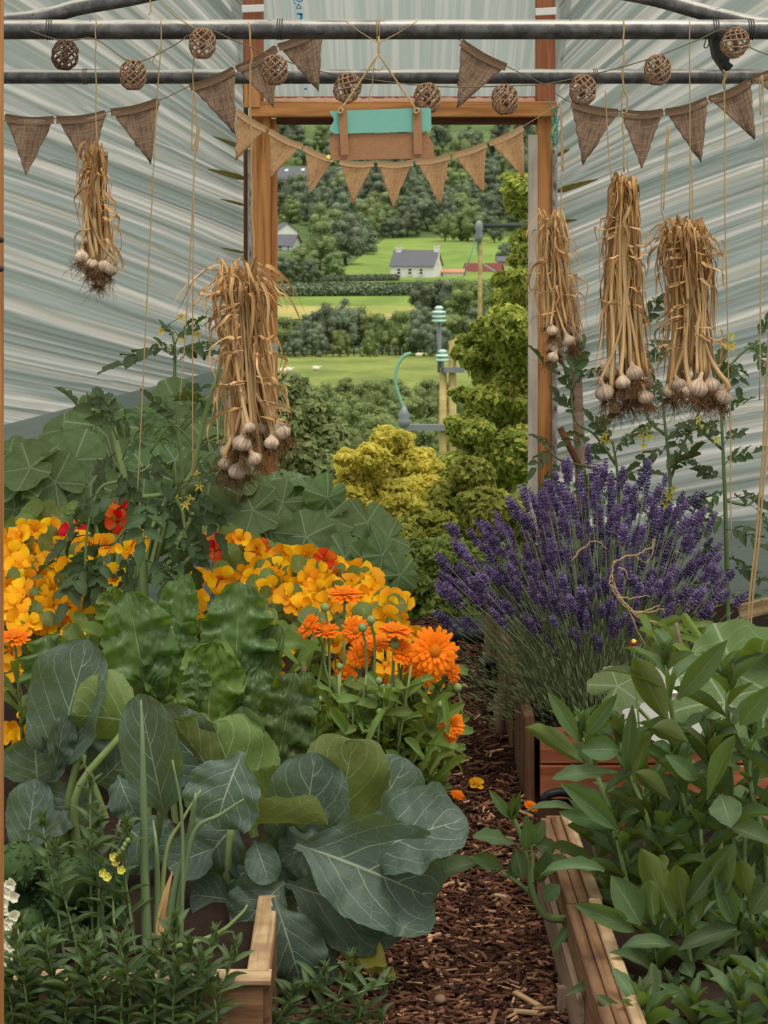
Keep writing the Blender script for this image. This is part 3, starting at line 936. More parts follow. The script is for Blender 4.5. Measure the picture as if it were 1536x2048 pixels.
for (x, y, h) in ((1010, 530, 50), (1045, 540, 70)):
    tree(x, y, h, 'far_tree', 'dark bushy tree beside the pink-walled shed on the hill', 'trees by the pink shed')
g = 'scrub on the valley floor'
for (x, y, h) in ((640, 830, 70), (690, 800, 50), (730, 850, 95), (690, 880, 100), (780, 830, 80), (830, 860, 90), (870, 830, 80), (650, 900, 110), (770, 910, 110), (830, 920, 100), (930, 850, 80), (900, 910, 90), (720, 940, 90), (970, 820, 60), (610, 800, 50), (1020, 830, 80)):
    tree(x, y, h, 'mid_tree', 'olive scrub tree on the valley floor beyond the shrubs', g, Y=85 - (y-800)*0.3, wide=U(1.2, 1.5))

ORD = 'first second third fourth fifth sixth seventh eighth ninth tenth eleventh twelfth thirteenth fourteenth fifteenth sixteenth'.split()
for g_, ls_ in TG.items():
    if len(ls_) <= 16:
        ls_.sort(key=lambda q: q[0])
        for k_, (x_, e_) in enumerate(ls_): e_['label'] = e_['label'] + ', ' + ORD[k_] + ' from the left'
def blob(name, lobes_px, Y, n, size, m, label, cat, stems=3, dz=0.35, kind=None, group=None):
    """a shrub standing at Y; lobes given as (px, py, radius px)"""
    s = Y/F
    L = []
    for (x, y, r) in lobes_px:
        p = P(x, y, Y); q = r*s
        L.append(((p.x, Y + U(-dz, dz), p.z), (q, q*1.05, q*U(.7, .95))))
    c = np.mean([l[0] for l in L], axis=0)
    base = (c[0], Y, tz(Y))
    e = empty(name, base, label, cat, group)
    big = list(L)
    for (c0, q0) in big if Y < 20 else ():
        for _ in range(6):      # sprays of young growth breaking out of the outline
            d = rvec(); d.normalize(); d.z = abs(d.z)*.9 - .1
            q = U(.22, .4)
            L.append(((c0[0]+d.x*q0[0]*1.05, c0[1]+d.y*q0[1], c0[2]+d.z*q0[2]*1.1), (q0[0]*q*1.2, q0[1]*q, q0[2]*q*.8)))
    v, f = crown(int(rng.integers(1e6)), L, n, size, .55)
    me = np_mesh('foliage', v - np.array(base), f, m)
    o = inst('foliage', me, e, Matrix.Translation(base)); o['kind'] = 'stuff'
    for k in range(stems):
        t = L[int(rng.integers(len(L)))][0]
        mb = MB(); b = Vector(base) + Vector((U(-.1, .1), U(-.1, .1), 0))
        mb.tube(smooth_pts([b, b.lerp(Vector(t), .5) + rvec(.04), t], 4), lambda q: 0.022*(1-.7*q)*max(1, Y/12), 6)
        mb.build('branch', M['bark'], e)
    return e
YBm = 26
blob('shrub', [(600, 830, 60), (570, 790, 50), (640, 880, 55), (590, 900, 70), (550, 850, 60), (660, 940, 50), (620, 970, 70), (560, 960, 70)], YBm, 14000, .062, M['mid_tree'], 'leafy mid-green shrub outside, just right of the left door post', 'shrub')
blob('shrub', [(760, 960, 55), (720, 940, 42), (790, 910, 40), (770, 880, 26), (740, 905, 30), (830, 950, 45), (700, 990, 45), (690, 925, 22), (850, 1000, 50), (780, 1010, 60), (720, 1040, 50), (800, 865, 16), (690, 905, 14), (840, 935, 16)], 9.8, 22000, .019, M['near_yellow'], 'golden yellow shrub just outside the open door', 'shrub')
blob('shrub', [(1040, 600, 42), (1010, 650, 50), (1050, 690, 60), (975, 680, 26), (935, 690, 16), (1000, 740, 55), (1040, 800, 70), (965, 790, 36), (980, 860, 60), (1040, 900, 60), (925, 800, 18), (905, 840, 16), (930, 870, 34), (905, 925, 40), (945, 725, 22), (915, 705, 13), (1000, 560, 18), (960, 655, 14), (950, 850, 30), (980, 950, 60), (1060, 560, 40), (1035, 375, 34), (1060, 400, 46), (1050, 480, 26), (1068, 520, 40), (930, 950, 50)], 11.5, 32000, .024, M['near_green'], 'tall arching yellow-green hawthorn outside, leaning in from the right of the door', 'shrub')
blob('shrub', [(840, 1060, 60), (910, 1030, 60), (980, 1030, 60), (1040, 1040, 60), (900, 1100, 60), (800, 1080, 50), (1000, 1100, 60), (950, 970, 45)], 9.4, 20000, .021, M['near_green'], 'rounded light green shrub outside at the foot of the hawthorn', 'shrub')
blob('shrub', [(850, 1140, 55), (920, 1150, 60), (990, 1150, 60), (1050, 1160, 60), (800, 1150, 50), (880, 1210, 55), (950, 1220, 55), (830, 1240, 50), (1020, 1230, 60)], 8.7, 18000, .020, M['near_dark'], 'dark green undergrowth bush just outside the door, behind the grey pot', 'shrub')
def hedge(name, pts, hpx, m, label):
    L = []
    Y0 = gy(pts[0][1])
    for i in range(40):
        t = i/39
        x, y = pts[0][0]+(pts[1][0]-pts[0][0])*t, pts[0][1]+(pts[1][1]-pts[0][1])*t
        Y = gy(y); h = hpx*Y/F
        L.append(((xw(x, Y), Y, tz(Y)+h*.5), (h*.7, h*.6, h*U(.5, .6))))
    v, f = crown(int(rng.integers(1e6)), L, 6000, .3)
    c = v.mean(axis=0)
    o = inst(name, np_mesh(name, v-c, f, m), None, Matrix.Translation(c))
    return tag(o, label, 'hedge')
hedge('hedge', [(520, 594), (840, 592)], 26, M['far_tree'], 'long clipped dark hedge across the slope above the hay field')
hedge('hedge', [(640, 564), (790, 562)], 12, M['far_tree'], 'low hedge running up to the white cottage wall')
hedge('hedge', [(880, 612), (1100, 604)], 46, M['mid_tree'], 'broad olive hedge under the maroon-roofed barn')
# the same wood and scrub carry on to both sides of what the door shows
L = []
for (a0, a1) in ((120, 515), (1095, 1500)):
    for py, n_, h_, Yf_ in ((310, 9, 66, None), (350, 9, 66, None), (395, 9, 66, None), (440, 9, 66, None), (470, 9, 66, None), (585, 12, 30, None), (712, 9, 90, None), (850, 8, 90, 80)):
        for k in range(n_):
            x = a0 + (a1-a0)*(k+U(.1, .9))/n_; Y = Yf_ or gy(py+U(-6, 6)); h = h_*Y/F*U(.8, 1.2)
            zb = EYE - (py-VY)*Y/F
            L.append(((xw(x, Y), Y, zb+h*.45), (h*.55, h*.5, h*.5)))
v, f = crown(501, L, 14000, 1.0)
c = v.mean(axis=0)
tag(inst('woodland', np_mesh('woodland', v-c, f, M['far_tree']), None, Matrix.Translation(c)), 'woodland carrying on along the valley to both sides', 'woodland', kind='stuff')
# post and wire fence along the pasture
fe = empty('field_fence', (xw(700, 200), gy(712), tz(gy(712))), 'thin post and wire fence along the top of the sheep pasture', 'fence')
for px in range(540, 900, 14):
    Y = gy(714); m = MB(); b = Vector((xw(px, Y), Y, tz(Y))); m.tube([b, b+Vector((0, 0, 1.1))], .07, 5); m.build('fence_post', M['wire'], fe)
for q in (.5, .95):
    Y = gy(714); m = MB(); m.tube([(xw(530, Y), Y, tz(Y)+q), (xw(900, Y), Y, tz(Y)+q)], .035, 4); m.build('fence_wire', M['wire'], fe)
for i, (x, y, lb_) in enumerate(((565, 748, 'white sheep lying at the left end of the pasture'), (577, 747, 'white sheep standing second from the left door post in the pasture'), (632, 744, 'white sheep alone in the middle of the pasture'), (838, 716, 'white sheep near the fence to the right of the green cable'))):
    Y = gy(y); c = Vector((xw(x, Y), Y, tz(Y)+.45)); m = MB()
    c = Vector((xw(x, Y), Y, tz(Y)+.3)); SC = .6
    m.lathe([(.05, -.55), (.26, -.42), (.33, -.1), (.33, .2), (.22, .45), (.08, .55)], 10, Matrix.Translation(c) @ Matrix.Rotation(1.57, 4, 'Y') @ Matrix.Scale(SC, 4))
    m.lathe([(.03, -.2), (.12, -.1), (.13, .06), (.05, .16)], 8, Matrix.Translation(c+Vector((.62*SC, 0, .2*SC))) @ Matrix.Rotation(1.9, 4, 'Y') @ Matrix.Scale(SC, 4))
    for dx in (-.3, .3):
        for dy in (-.12, .12): m.tube([c+Vector((dx, dy, -.2))*SC, c+Vector((dx, dy, -.5))*SC], .05*SC, 5)
    tag(m.build('sheep', M['sheep']), lb_, 'sheep', 'sheep in the pasture')

def house(name, label, x0, x1, py_base, py_eave, py_ridge, Y, depth, wallm, roofm, wins=(), chim=(), gable_px=0, skyl=(), door=None, over=3, rot=0.0):
    """gabled house, long front facing the camera; gable_px shows the end wall to the right"""
    s = Y/F
    w_, h, rh = (x1-x0)*s, (py_base-py_eave)*s, (py_eave-py_ridge)*s
    e = empty(name, (xw((x0+x1)/2, Y), Y, EYE-(py_base-VY)*s), label, 'house' if 'shed' not in name and 'barn' not in name else name.split('_')[-1])
    B = Matrix.Translation(e.location) @ Matrix.Rotation(rot, 4, 'Z')
    m = MB()
    a, d = w_/2, depth
    vs = [(-a, 0, -1.2), (a, 0, -1.2), (a, d, -1.2), (-a, d, -1.2), (-a, 0, h), (a, 0, h), (a, d, h), (-a, d, h), (-a, d/2, h+rh), (a, d/2, h+rh)]
    m.add(vs, [(0, 1, 5, 4), (1, 2, 6, 9, 5), (2, 3, 7, 6), (3, 0, 4, 8, 7)]).build('wall', wallm, e, B, False)
    m = MB()
    o = over*s
    n = 10
    for sg in (0, 1):
        y0, y1 = (-o, d/2) if sg == 0 else (d+o, d/2)
        zz = h - rh*(o/(d/2))
        t = .12
        m.add([(-a-o, y0, zz), (a+o, y0, zz), (a+o, y1, h+rh), (-a-o, y1, h+rh), (-a-o, y0, zz+t), (a+o, y0, zz+t), (a+o, y1, h+rh+t), (-a-o, y1, h+rh+t)],
              [(0, 3, 2, 1), (4, 5, 6, 7), (0, 1, 5, 4), (1, 2, 6, 5), (2, 3, 7, 6), (3, 0, 4, 7)])
    m.build('roof', roofm, e, B, False)
    for (wx, wy, ww, wh) in wins:
        cx, cz = (wx-(x0+x1)/2)*s, (py_base-wy)*s
        f = MB()
        a2, b2, q = ww*s/2, wh*s/2, .09
        for (px_, pz_, hx, hz) in ((0, b2, a2, q), (0, -b2, a2*1.15, q), (-a2, 0, q, b2), (a2, 0, q, b2), (0, 0, a2, q*.7)):
            f.box((cx+px_, -.05, cz+pz_), (hx, .08, hz))
        fo = f.build('window', wallm if wallm is M['cream'] else M['render'], e, B, False)
        g_ = MB().box((cx, -.02, cz), (a2*.92, .03, b2*.92))
        g_.build('pane', M['pane'], fo, B, False)
    for (cx_, hw, top) in chim:
        m = MB().box(((cx_-(x0+x1)/2)*s, d/2, h+rh*.55+(py_ridge-top)*s*.5), (hw*s, hw*s*1.0, (rh*.45+(py_ridge-top)*s*.5)))
        m.box(((cx_-(x0+x1)/2)*s, d/2, h+rh+(py_ridge-top)*s), (hw*s*1.15, hw*s*1.15, .1))
        co = m.build('chimney', wallm, e, B, False)
        MB().lathe([(.12, 0), (.13, .1), (.1, .45)], 8, Matrix.Translation(((cx_-(x0+x1)/2)*s, d/2, h+rh+(py_ridge-top)*s+.1))).build('chimney_pot', M['terracotta'], co, B)
    for (sx0, sy0, ww, wh) in skyl:
        f_ = (py_eave-sy0)/(py_eave-py_ridge)
        n_ = Vector((0, -rh, d/2)).normalized()
        c_ = Vector(((sx0-(x0+x1)/2)*s, d/2*f_, h+rh*f_+.12)) + n_*.08
        R = Matrix.Rotation(math.atan2(rh, d/2), 3, 'X')
        MB().box(c_, (ww*s/2, wh*s*.9, .05), R).build('skylight', M['skylight'], e, B, False)
    return e
house('cottage', 'white cottage with slate roof and two chimneys alone on the green slope', 780, 868, 556, 531, 502, 336, 6.0, M['render'], M['slate'],
      wins=((797, 543, 9, 13), (820, 543, 9, 13), (843, 543, 9, 13)), chim=((788, 6, 497), (866, 5, 493)), rot=-.28)
house('long_shed', 'low white outbuilding with red-edged roof beside the cottage', 886, 932, 556, 545, 540, 340, 4.5, M['render'], M['terracotta'], rot=.1)
house('barn', 'long maroon-roofed barn running uphill beside the white cottage', 925, 998, 562, 552, 528, 352, 5.0, M['pinkwall'], M['maroon'], rot=-.25)
house('garden_shed', 'small pink-walled shed at the upper end of the maroon barn', 996, 1020, 541, 522, 514, 372, 3.0, M['pinkwall'], M['slate'])
house('villa', 'large cream house with dark slate roof and two skylights behind the bunting', 548, 628, 378, 358, 334, 575, 9.0, M['cream'], M['slate'],
      wins=((562, 368, 6, 7), (587, 368, 5, 11), (612, 368, 5, 8)), skyl=((566, 341, 7, 4), (600, 340, 7, 4)), rot=-.25)
house('gable_house', 'cream gabled house half hidden behind the middle bunting flags', 668, 684, 358, 338, 330, 590, 7.0, M['cream'], M['slate'], wins=((676, 346, 4, 6),), rot=-1.1)
house('gatehouse', 'small white house with slate roof beside the left door post', 545, 585, 506, 490, 470, 445, 5.5, M['render'], M['slate'], wins=((560, 497, 10, 12), (578, 497, 6, 10)), rot=-.4)
house('tall_house', 'white gable end showing above the small slate-roofed house', 540, 556, 480, 462, 446, 480, 6.0, M['render'], M['slate'], rot=-1.0)

# power poles
Yp = 33.0
pl = empty('power_pole', (xw(886, Yp), Yp, tz(Yp)), 'pale wooden twin power pole with glass insulators outside the door', 'pole')
for x, y0 in ((886, 735), (905, 682)):
    m = MB(); m.tube([P(x, y0, Yp), P(x, 900, Yp), (xw(x, Yp), Yp, tz(Yp)-.3)], [.062, .07, .08], 10); m.build('post', M['pole_wood'], pl)
m = MB(); m.tube([P(878, 640, Yp), P(879, 745, Yp)], .035, 8); m.build('insulator_pin', M['steelarm'], pl)
m = MB(); m.box(P(908, 740, Yp-.1), (21*Yp/F, .05, 5*Yp/F)); m.build('crossarm', M['steelarm'], pl, smooth=False)
m = MB(); m.box(P(868, 855, Yp-.1), (68*Yp/F, .05, 6*Yp/F)); m.build('crossarm', M['steelarm'], pl, smooth=False)
m = MB(); m.tube([P(923, 740, Yp-.1), P(923, 712, Yp-.1)], .025, 6); m.tube([P(885, 745, Yp-.1), P(885, 715, Yp-.1)], .025, 6); m.build('insulator_pin', M['steelarm'], pl)
for (x, y, n) in ((878, 629, 4), (885, 712, 3), (923, 710, 3)):
    m = MB(); pr_ = []
    for k in range(n):
        z = -.07*k
        pr_ += [(.035, z+.035), (.10 if k else .06, z+.02), (.125 if k else .08, z), (.10 if k else .06, z-.018), (.035, z-.025)]
    m.lathe(pr_[::-1], 14, Matrix.Translation(P(x, y-13+ (0 if n == 4 else 4), Yp-.1)))
    m.build('insulator', M['insulator'], pl)
m = MB(); m.lathe([(.05, -.16), (.09, -.14), (.11, -.05), (.08, 0), (.1, .05), (.06, .12), (.03, .2)], 10, Matrix.Translation(P(808, 835, Yp-.1))); m.build('fuse_holder', M['steelarm'], pl)
m = MB(); m.tube(smooth_pts([P(807, 815, Yp-.1), P(801, 800, Yp-.1), P(791, 765, Yp-.1), P(794, 735, Yp-.1), P(806, 714, Yp-.1), P(822, 706, Yp-.1)], 6), .028, 8); m.build('jumper_cable', M['greenhose'], pl)
Yq = 62.0
p2 = empty('power_pole', (xw(960, Yq), Yq, tz(Yq)), 'slender power pole with a long dark arm beside the maroon barn', 'pole')
m = MB(); m.tube([P(960, 455, Yq), P(961, 500, Yq), P(960, 560, Yq), (xw(960, Yq), Yq, tz(Yq))], .07, 8); m.build('post', M['pole_wood'], p2)
m = MB(); m.tube([P(956, 452, Yq), P(1110, 450, Yq)], .07, 8); m.build('arm', M['wire'], p2)
m = MB(); m.lathe([(.08, -.45), (.13, -.3), (.1, -.1), (.14, 0), (.1, .15), (.05, .22)], 10, Matrix.Translation(P(958, 455, Yq-.1))); m.build('fuse_holder', M['steelarm'], p2)
m = MB(); m.tube(smooth_pts([P(957, 470, Yq), P(955, 500, Yq), P(964, 525, Yq), P(995, 545, Yq), P(1040, 560, Yq)], 5), .03, 6); m.tube([P(953, 470, Yq), P(928, 552, Yq)], .03, 6); m.build('stay_wire', M['greenhose'], p2)
mt = MB(); c_ = P(1052, 600, 18); mt.lathe([(.02, -.06), (.07, -.03), (.03, 0), (.07, .03), (.02, .06)], 10, Matrix.Translation(c_)); mt.tube([c_, P(1052, 860, 18)], .01, 5)
tag(mt.build('insulator_rod', M['insulator']), 'white insulator on a rod at the edge of the hawthorn by the grey board', 'insulator')

# ------------------------------------------------------------------ bunting, lanterns, sign, twine
def flag(name, A, B_, T, Y, parent, m, mh, k):
    """triangle of cloth from top corners A, B to tip T, with a hem folded over the cord"""
    a, b, t = P(*A, Y), P(*B_, Y), P(*T, Y)
    n = 14
    r = np.random.default_rng(k)
    ph, am = r.uniform(0, 6), r.uniform(.004, .010)
    vs, uv, idx = [], [], {}
    for j in range(n+1):
        q = j/n
        for i in range(n-j+1):
            p = (i/(n-j)) if n-j else 0
            base = a.lerp(b, p)
            sag = -0.006*math.sin(p*math.pi)
            pt = base.lerp(t, q) + Vector((r.normal(0, .0006), am*math.sin(ph+p*5+q*3)*(0.3+q), sag*(1-q)))
            if i in (0, n-j): pt.x += r.normal(0, .0012)
            idx[(i, j)] = len(vs); vs.append(pt); uv.append(((a.lerp(b, p)-a).length*3.5*(1-q)+q*.3, q*(t-a).length*3.5))
    fs = []
    for j in range(n):
        for i in range(n-j):
            fs.append((idx[(i, j+1)], idx[(i+1, j)], idx[(i, j)]))
            if i < n-j-1: fs.append((idx[(i, j+1)], idx[(i+1, j+1)], idx[(i+1, j)]))
    f2 = MB().add(vs, fs, uv)
    c = (a+b+t)/3
    me = f2.mesh(name, m)
    me.transform(Matrix.Translation(-c))
    o = bpy.data.objects.new(name, me)
    so = o.modifiers.new('thickness', 'SOLIDIFY'); so.thickness = .0012; so.offset = 0
    link(o, parent, Matrix.Translation(c))
    h = MB()
    q = (b-a); hw = .011
    pts = [a.lerp(b, i/8) + Vector((0, -.003, -.004-.006*math.sin(i/8*math.pi))) for i in range(9)]
    ribbon(h, pts, hw*2, (0, 0, 1), 0, 2, .2, False)
    h.build('hem', mh, o)
    return o

def bunting(name, loc, cords, flags, Y, m, mh, label, cm):
    e = empty(name, loc, label, 'bunting')
    mb = MB()
    for c in cords: mb.tube(smooth_pts([P(x, y, Y) for x, y in c], 5), .0014, 5)
    mb.build('cord', cm, e)
    for k, (a, b, t) in enumerate(flags): flag('flag', a, b, t, Y-.004-.0006*(k % 3), e, m, mh, k*7+int(abs(loc[0])*100))
    return e
bunting('bunting', P(300, 150, 5.5), [[(-40, 222), (10, 232), (110, 237), (215, 224), (318, 200), (380, 172), (470, 137), (555, 92), (650, 50)]],
        [((10, 232), (108, 237), (53, 351)), ((113, 237), (212, 225), (180, 350)), ((222, 222), (318, 200), (302, 329)), ((380, 172), (469, 137), (470, 269)),
         ((473, 136), (553, 94), (548, 216)), ((557, 92), (645, 54), (637, 184))], 5.5, M['burlap'], M['burlap_hem'],
        'brown hessian bunting climbing from the left edge to behind the front bar', M['cord'])
bunting('bunting', P(1250, 200, 5.5), [[(915, 76), (924, 83), (1012, 132), (1080, 165), (1142, 204), (1236, 222), (1328, 222), (1415, 198), (1503, 160), (1600, 105)]],
        [((922, 82), (1012, 132), (914, 217)), ((1142, 204), (1236, 223), (1166, 331)), ((1240, 223), (1326, 222), (1284, 338)), ((1330, 222), (1415, 198), (1403, 327)),
         ((1418, 197), (1500, 161), (1511, 280)), ((1504, 159), (1600, 108), (1612, 230))], 5.5, M['burlap'], M['burlap_hem'],
        'brown hessian bunting rising to the right edge over the garlic bunches', M['cord'])
bunting('bunting', P(780, 300, 7.1), [[(468, 214), (536, 258), (606, 292), (672, 318), (752, 325), (828, 322), (902, 309), (975, 285), (1047, 252), (1110, 212)]],
        [((473, 220), (533, 257), (471, 322)), ((539, 260), (605, 291), (540, 358)), ((608, 293), (668, 317), (622, 386)), ((679, 321), (748, 325), (706, 411)),
         ((755, 325), (826, 323), (786, 415)), ((831, 321), (900, 310), (881, 410)), ((905, 308), (973, 286), (967, 387)), ((978, 284), (1046, 253), (1048, 356))], 7.1, M['felt'], M['felt_hem'],
        'light tan hessian bunting looped low across the doorway below the sign', M['felt_hem'])

# lanterns of woven rattan on one cord
def cage(seed):
    r = np.random.default_rng(seed)
    prof = lambda z: 0.032*(1-abs(z)**3.2*.62)
    m = MB()
    for sg in (-1, 1):
        for k in range(9):
            a0 = k/9*6.283 + r.normal(0, .07) + .2*sg
            tw = 1.35*sg*r.uniform(.88, 1.12)
            pts = [Vector((prof(z)*math.cos(a0+tw*z), prof(z)*math.sin(a0+tw*z), z*.036)) * (1+(.05 if sg > 0 else .0)) for z in np.linspace(-1, 1, 13)]
            m.tube(pts, .0022, 5, True, 1.0)
    for z, q in ((-.036, .4), (.036, .42), (-.033, .62)):
        m.tube([Vector((.03*q*math.cos(a), .03*q*math.sin(a), z)) for a in np.linspace(0, 6.283, 13)], .003, 5, False)
    return m
CAGES = [cage(i).mesh('cage', M['rattan']) for i in range(3)] + [cage(5).mesh('cage', M['rattan_dark'])]
core = MB(); core.lathe([(.004, -.02), (.009, -.012), (.008, .005), (.004, .026)], 8)
BULB = core.mesh('bulb', M['rattan_dark'])
LN = [(130, 110, 3, .1), (266, 150, 0, 0), (405, 87, 0, 0), (549, 140, 1, 0), (695, 176, 2, .45), (855, 196, 1, -.1), (1010, 199, 0, -.1), (1166, 180, 2, .1), (1315, 140, 2, .1), (1470, 86, 1, .6)]
Yl = 5.085
ls = empty('string_lights', P(760, 150, Yl), 'string of ten woven rattan ball lanterns along the front bar', 'string lights')
cp = [(60, 62), (128, 82), (190, 78), (266, 124), (340, 95), (384, 68), (425, 62), (470, 82), (549, 113), (620, 138), (695, 152), (770, 163), (855, 172), (930, 174), (1010, 172), (1090, 168), (1166, 153), (1240, 135), (1316, 112), (1400, 78), (1450, 60), (1500, 95), (1560, 118)]
mb = MB(); mb.tube(smooth_pts([P(x, y, Yl-.01) for x, y in cp], 5), .0016, 5); mb.build('cord', M['cord'], ls)
for (x, y, v, ro) in LN:
    Yq = Yl - (.02 if y < 100 else 0)
    c = P(x, y, Yq)
    le = bpy.data.objects.new('lantern', CAGES[v])
    link(le, ls, Matrix.Translation(c) @ Matrix.Rotation(ro, 4, 'Y') @ Matrix.Rotation(U(0, 6), 4, 'Z') @ Matrix.Diagonal((.98, .98, .98, 1)))
    inst('bulb', BULB, le, Matrix.Translation(c))

# hanging sign seen from behind
Ys = 5.035
sg = empty('hanging_sign', P(762, 265, Ys), 'blank hanging sign of teal and brown boards joined by straps', 'sign')
def board(name, pts, Y, thk, m, r=0):
    q = [P(x, y, Y) for x, y in pts]
    n = len(q)
    vs = [p for p in q] + [p + Vector((0, thk, 0)) for p in q]
    mb = MB().add(vs, [tuple(range(n-1, -1, -1)), tuple(range(n, 2*n))] + [(k, (k+1) % n, n+(k+1) % n, n+k) for k in range(n)])
    return mb.build(name, m, sg, smooth=False)
def rnd(pts, rad=7, k=4):
    out = []
    n = len(pts)
    for i in range(n):
        p0, p1, p2 = Vector(pts[i-1]), Vector(pts[i]), Vector(pts[(i+1) % n])
        a = p1 + (p0-p1).normalized()*rad; b = p1 + (p2-p1).normalized()*rad
        for j in range(k+1):
            t = j/k
            out.append(tuple(a*(1-t)**2 + p1*2*t*(1-t) + b*t*t))
    return out
board('teal_board', rnd([(657, 221), (668, 222), (862, 215), (863, 262), (668, 268), (657, 258), (669, 240)], 6), Ys-.006, .006, M['teal'])
bb = board('brown_board', [(659, 279), (667, 268), (853, 265), (868, 290), (868, 316), (664, 321), (659, 300)], Ys, .006, M['mdf'])
for pts in ([(677, 222), (693, 220), (698, 309), (682, 311)], [(825, 221), (842, 219), (845, 308), (828, 309)]):
    board('strap', pts, Ys-.011, .004, M['mdf'])
for x, y in ((681, 222), (833, 222)):
    m = MB()
    for k in range(3):
        c = P(x, y, Ys-.017) + Vector((0, .0, .002*k-.002))
        m.tube([c + Vector((.006*math.cos(a+k), .004*math.sin(a*1.3), .006*math.sin(a+k))) for a in np.linspace(0, 6.3, 11)], .0022, 5)
    m.build('knot', M['twine'], sg)
m = MB()
kn = P(757, 108, Ys)
for x in (681, 833): m.tube(smooth_pts([P(x, 220, Ys-.014), P((x+757)/2, 165, Ys), kn], 5), .0026, 6)
m.tube([kn, P(758, 82, Ys+.02), P(757, 74, Ys+.06)], .003, 6)
for q in (-.004, .002):
    m.tube([P(757, 59, YB) + Vector((q, .029*math.cos(a), .029*math.sin(a))) for a in np.linspace(0, 6.28, 15)], .0018, 5, False)
for x in (690, 835): m.tube(smooth_pts([P(x, 42, YB-.03), P((x+757)/2, 66, YB-.035), P(757, 86, Ys)], 4), .0012, 5)
m.tube(smooth_pts([P(752, 118, Ys), P(748, 135, Ys-.003), P(760, 141, Ys), P(768, 130, Ys)], 5), .0011, 5)
m.tube(smooth_pts([P(748, 130, Ys), P(745, 165, Ys+.01), P(739, 190, Ys+.01), P(737, 215, Ys+.01)], 4), .0011, 5)
m.build('hanging_twine', M['twine'], sg)
MB().lathe([(.003, -.001), (.0075, 0), (.003, .001)], 12, Matrix.Translation(P(658, 315, Ys+.003)) @ Matrix.Rotation(1.57, 4, 'X')).build('yellow_tag', M['yellow'], sg)

# black speaker-like lamp at the top right
sp = empty('solar_lamp', P(1440, 100, 5.2), 'angular black plastic lamp hanging on the front bar beside the end lantern', 'lamp')
m = MB()
a = [P(1422, 76, 5.2), P(1442, 74, 5.2), P(1460, 116, 5.2), P(1452, 144, 5.2), P(1430, 112, 5.2)]
m.add([*a, *[p+Vector((0, .05, 0)) for p in a]], [(4, 3, 2, 1, 0), (5, 6, 7, 8, 9)] + [(k, (k+1) % 5, 5+(k+1) % 5, 5+k) for k in range(5)]).build('body', M['black'], sp, smooth=False)
m = MB(); m.box(P(1452, 130, 5.2), (.014, .02, .008), Matrix.Rotation(.7, 3, 'Y')); m.build('bracket', M['black'], sp, smooth=False)
m = MB(); m.tube(smooth_pts([P(1412, 78, 5.18), P(1408, 94, 5.18), P(1416, 92, 5.18), P(1425, 60, 5.16), P(1435, 45, 5.14)], 4), .0015, 5); m.build('wire', M['wire'], sp)

# lengths of twine hanging from the bars
def twine(pts, label, Y=YB-.03, r=.0017, double=0, wob=0.0):
    mb = MB()
    for k in range(1+bool(double)):
        q = [P(x + k*double + (math.sin(i*1.7)*.0), y, Y) for i, (x, y) in enumerate(pts)]
        q = smooth_pts(q, 6)
        q = [p + Vector((math.sin(i*.9)*wob, math.cos(i*.9)*wob, 0)) for i, p in enumerate(q)]
        mb.tube(q, r, 5)
    return tag(mb.build('twine', M['twine']), label, 'twine')
twine([(322, 40), (322, 90), (314, 200), (303, 420), (292, 640), (283, 830), (275, 985)], 'long slanting twine left of centre running down into the tomato leaves')
twine([(388, 112), (386, 160), (394, 250), (389, 330), (381, 500), (369, 690), (360, 800)], 'thin twine with a loop near the left bunting end, reaching the tomato top')
twine([(386, 190), (384, 300), (396, 262), (399, 255), (394, 300), (388, 340), (386, 560), (385, 700), (386, 960)], 'looped twine hanging just left of the large garlic bunch')
twine([(1122, 206), (1123, 300), (1127, 340), (1122, 215), (1123, 350), (1121, 470)], 'loose twine beside the right door post')
twine([(1211, 182), (1213, 230), (1217, 300), (1223, 362)], 'short thin twine left of the tallest garlic bunch')
twine([(1379, 42), (1379, 130), (1380, 300), (1379, 440)], 'straight twine over the right bunting, down to the widest garlic bunch')
twine([(1380, 300), (1384, 360), (1386, 470)], 'second short twine beside the straight one above the widest garlic bunch')
twine([(1448, 140), (1449, 180), (1450, 400), (1456, 700), (1461, 900), (1462, 1080)], 'long plain twine hanging right of the widest garlic bunch', wob=.0008)
twine([(1446, 140), (1452, 150), (1447, 165), (1450, 178)], 'knotted jute loop under the black lamp', r=.004)
twine([(1523, 150), (1519, 170), (1521, 230), (1525, 150), (1528, 330), (1522, 520), (1519, 800)], 'looped twine hanging closest to the right edge')
twine([(1538, 640), (1531, 800), (1519, 1000), (1504, 1150), (1489, 1326)], 'thick doubled twine slanting down to the mulch at lower right', r=.003, double=6, wob=.001)
twine([(308, 130), (306, 120), (320, 95)], 'short loose end of twine under the front bar at left')
for (pts, lb2) in (([(300, 0), (302, 22), (296, 30)], 'scrap of dark twine hanging above the front bar at left'), ([(318, -5), (330, 15), (352, 33), (370, 45), (392, 58)], 'dark twine end looping down onto the front bar near the third lantern')):
    twine(pts, lb2)

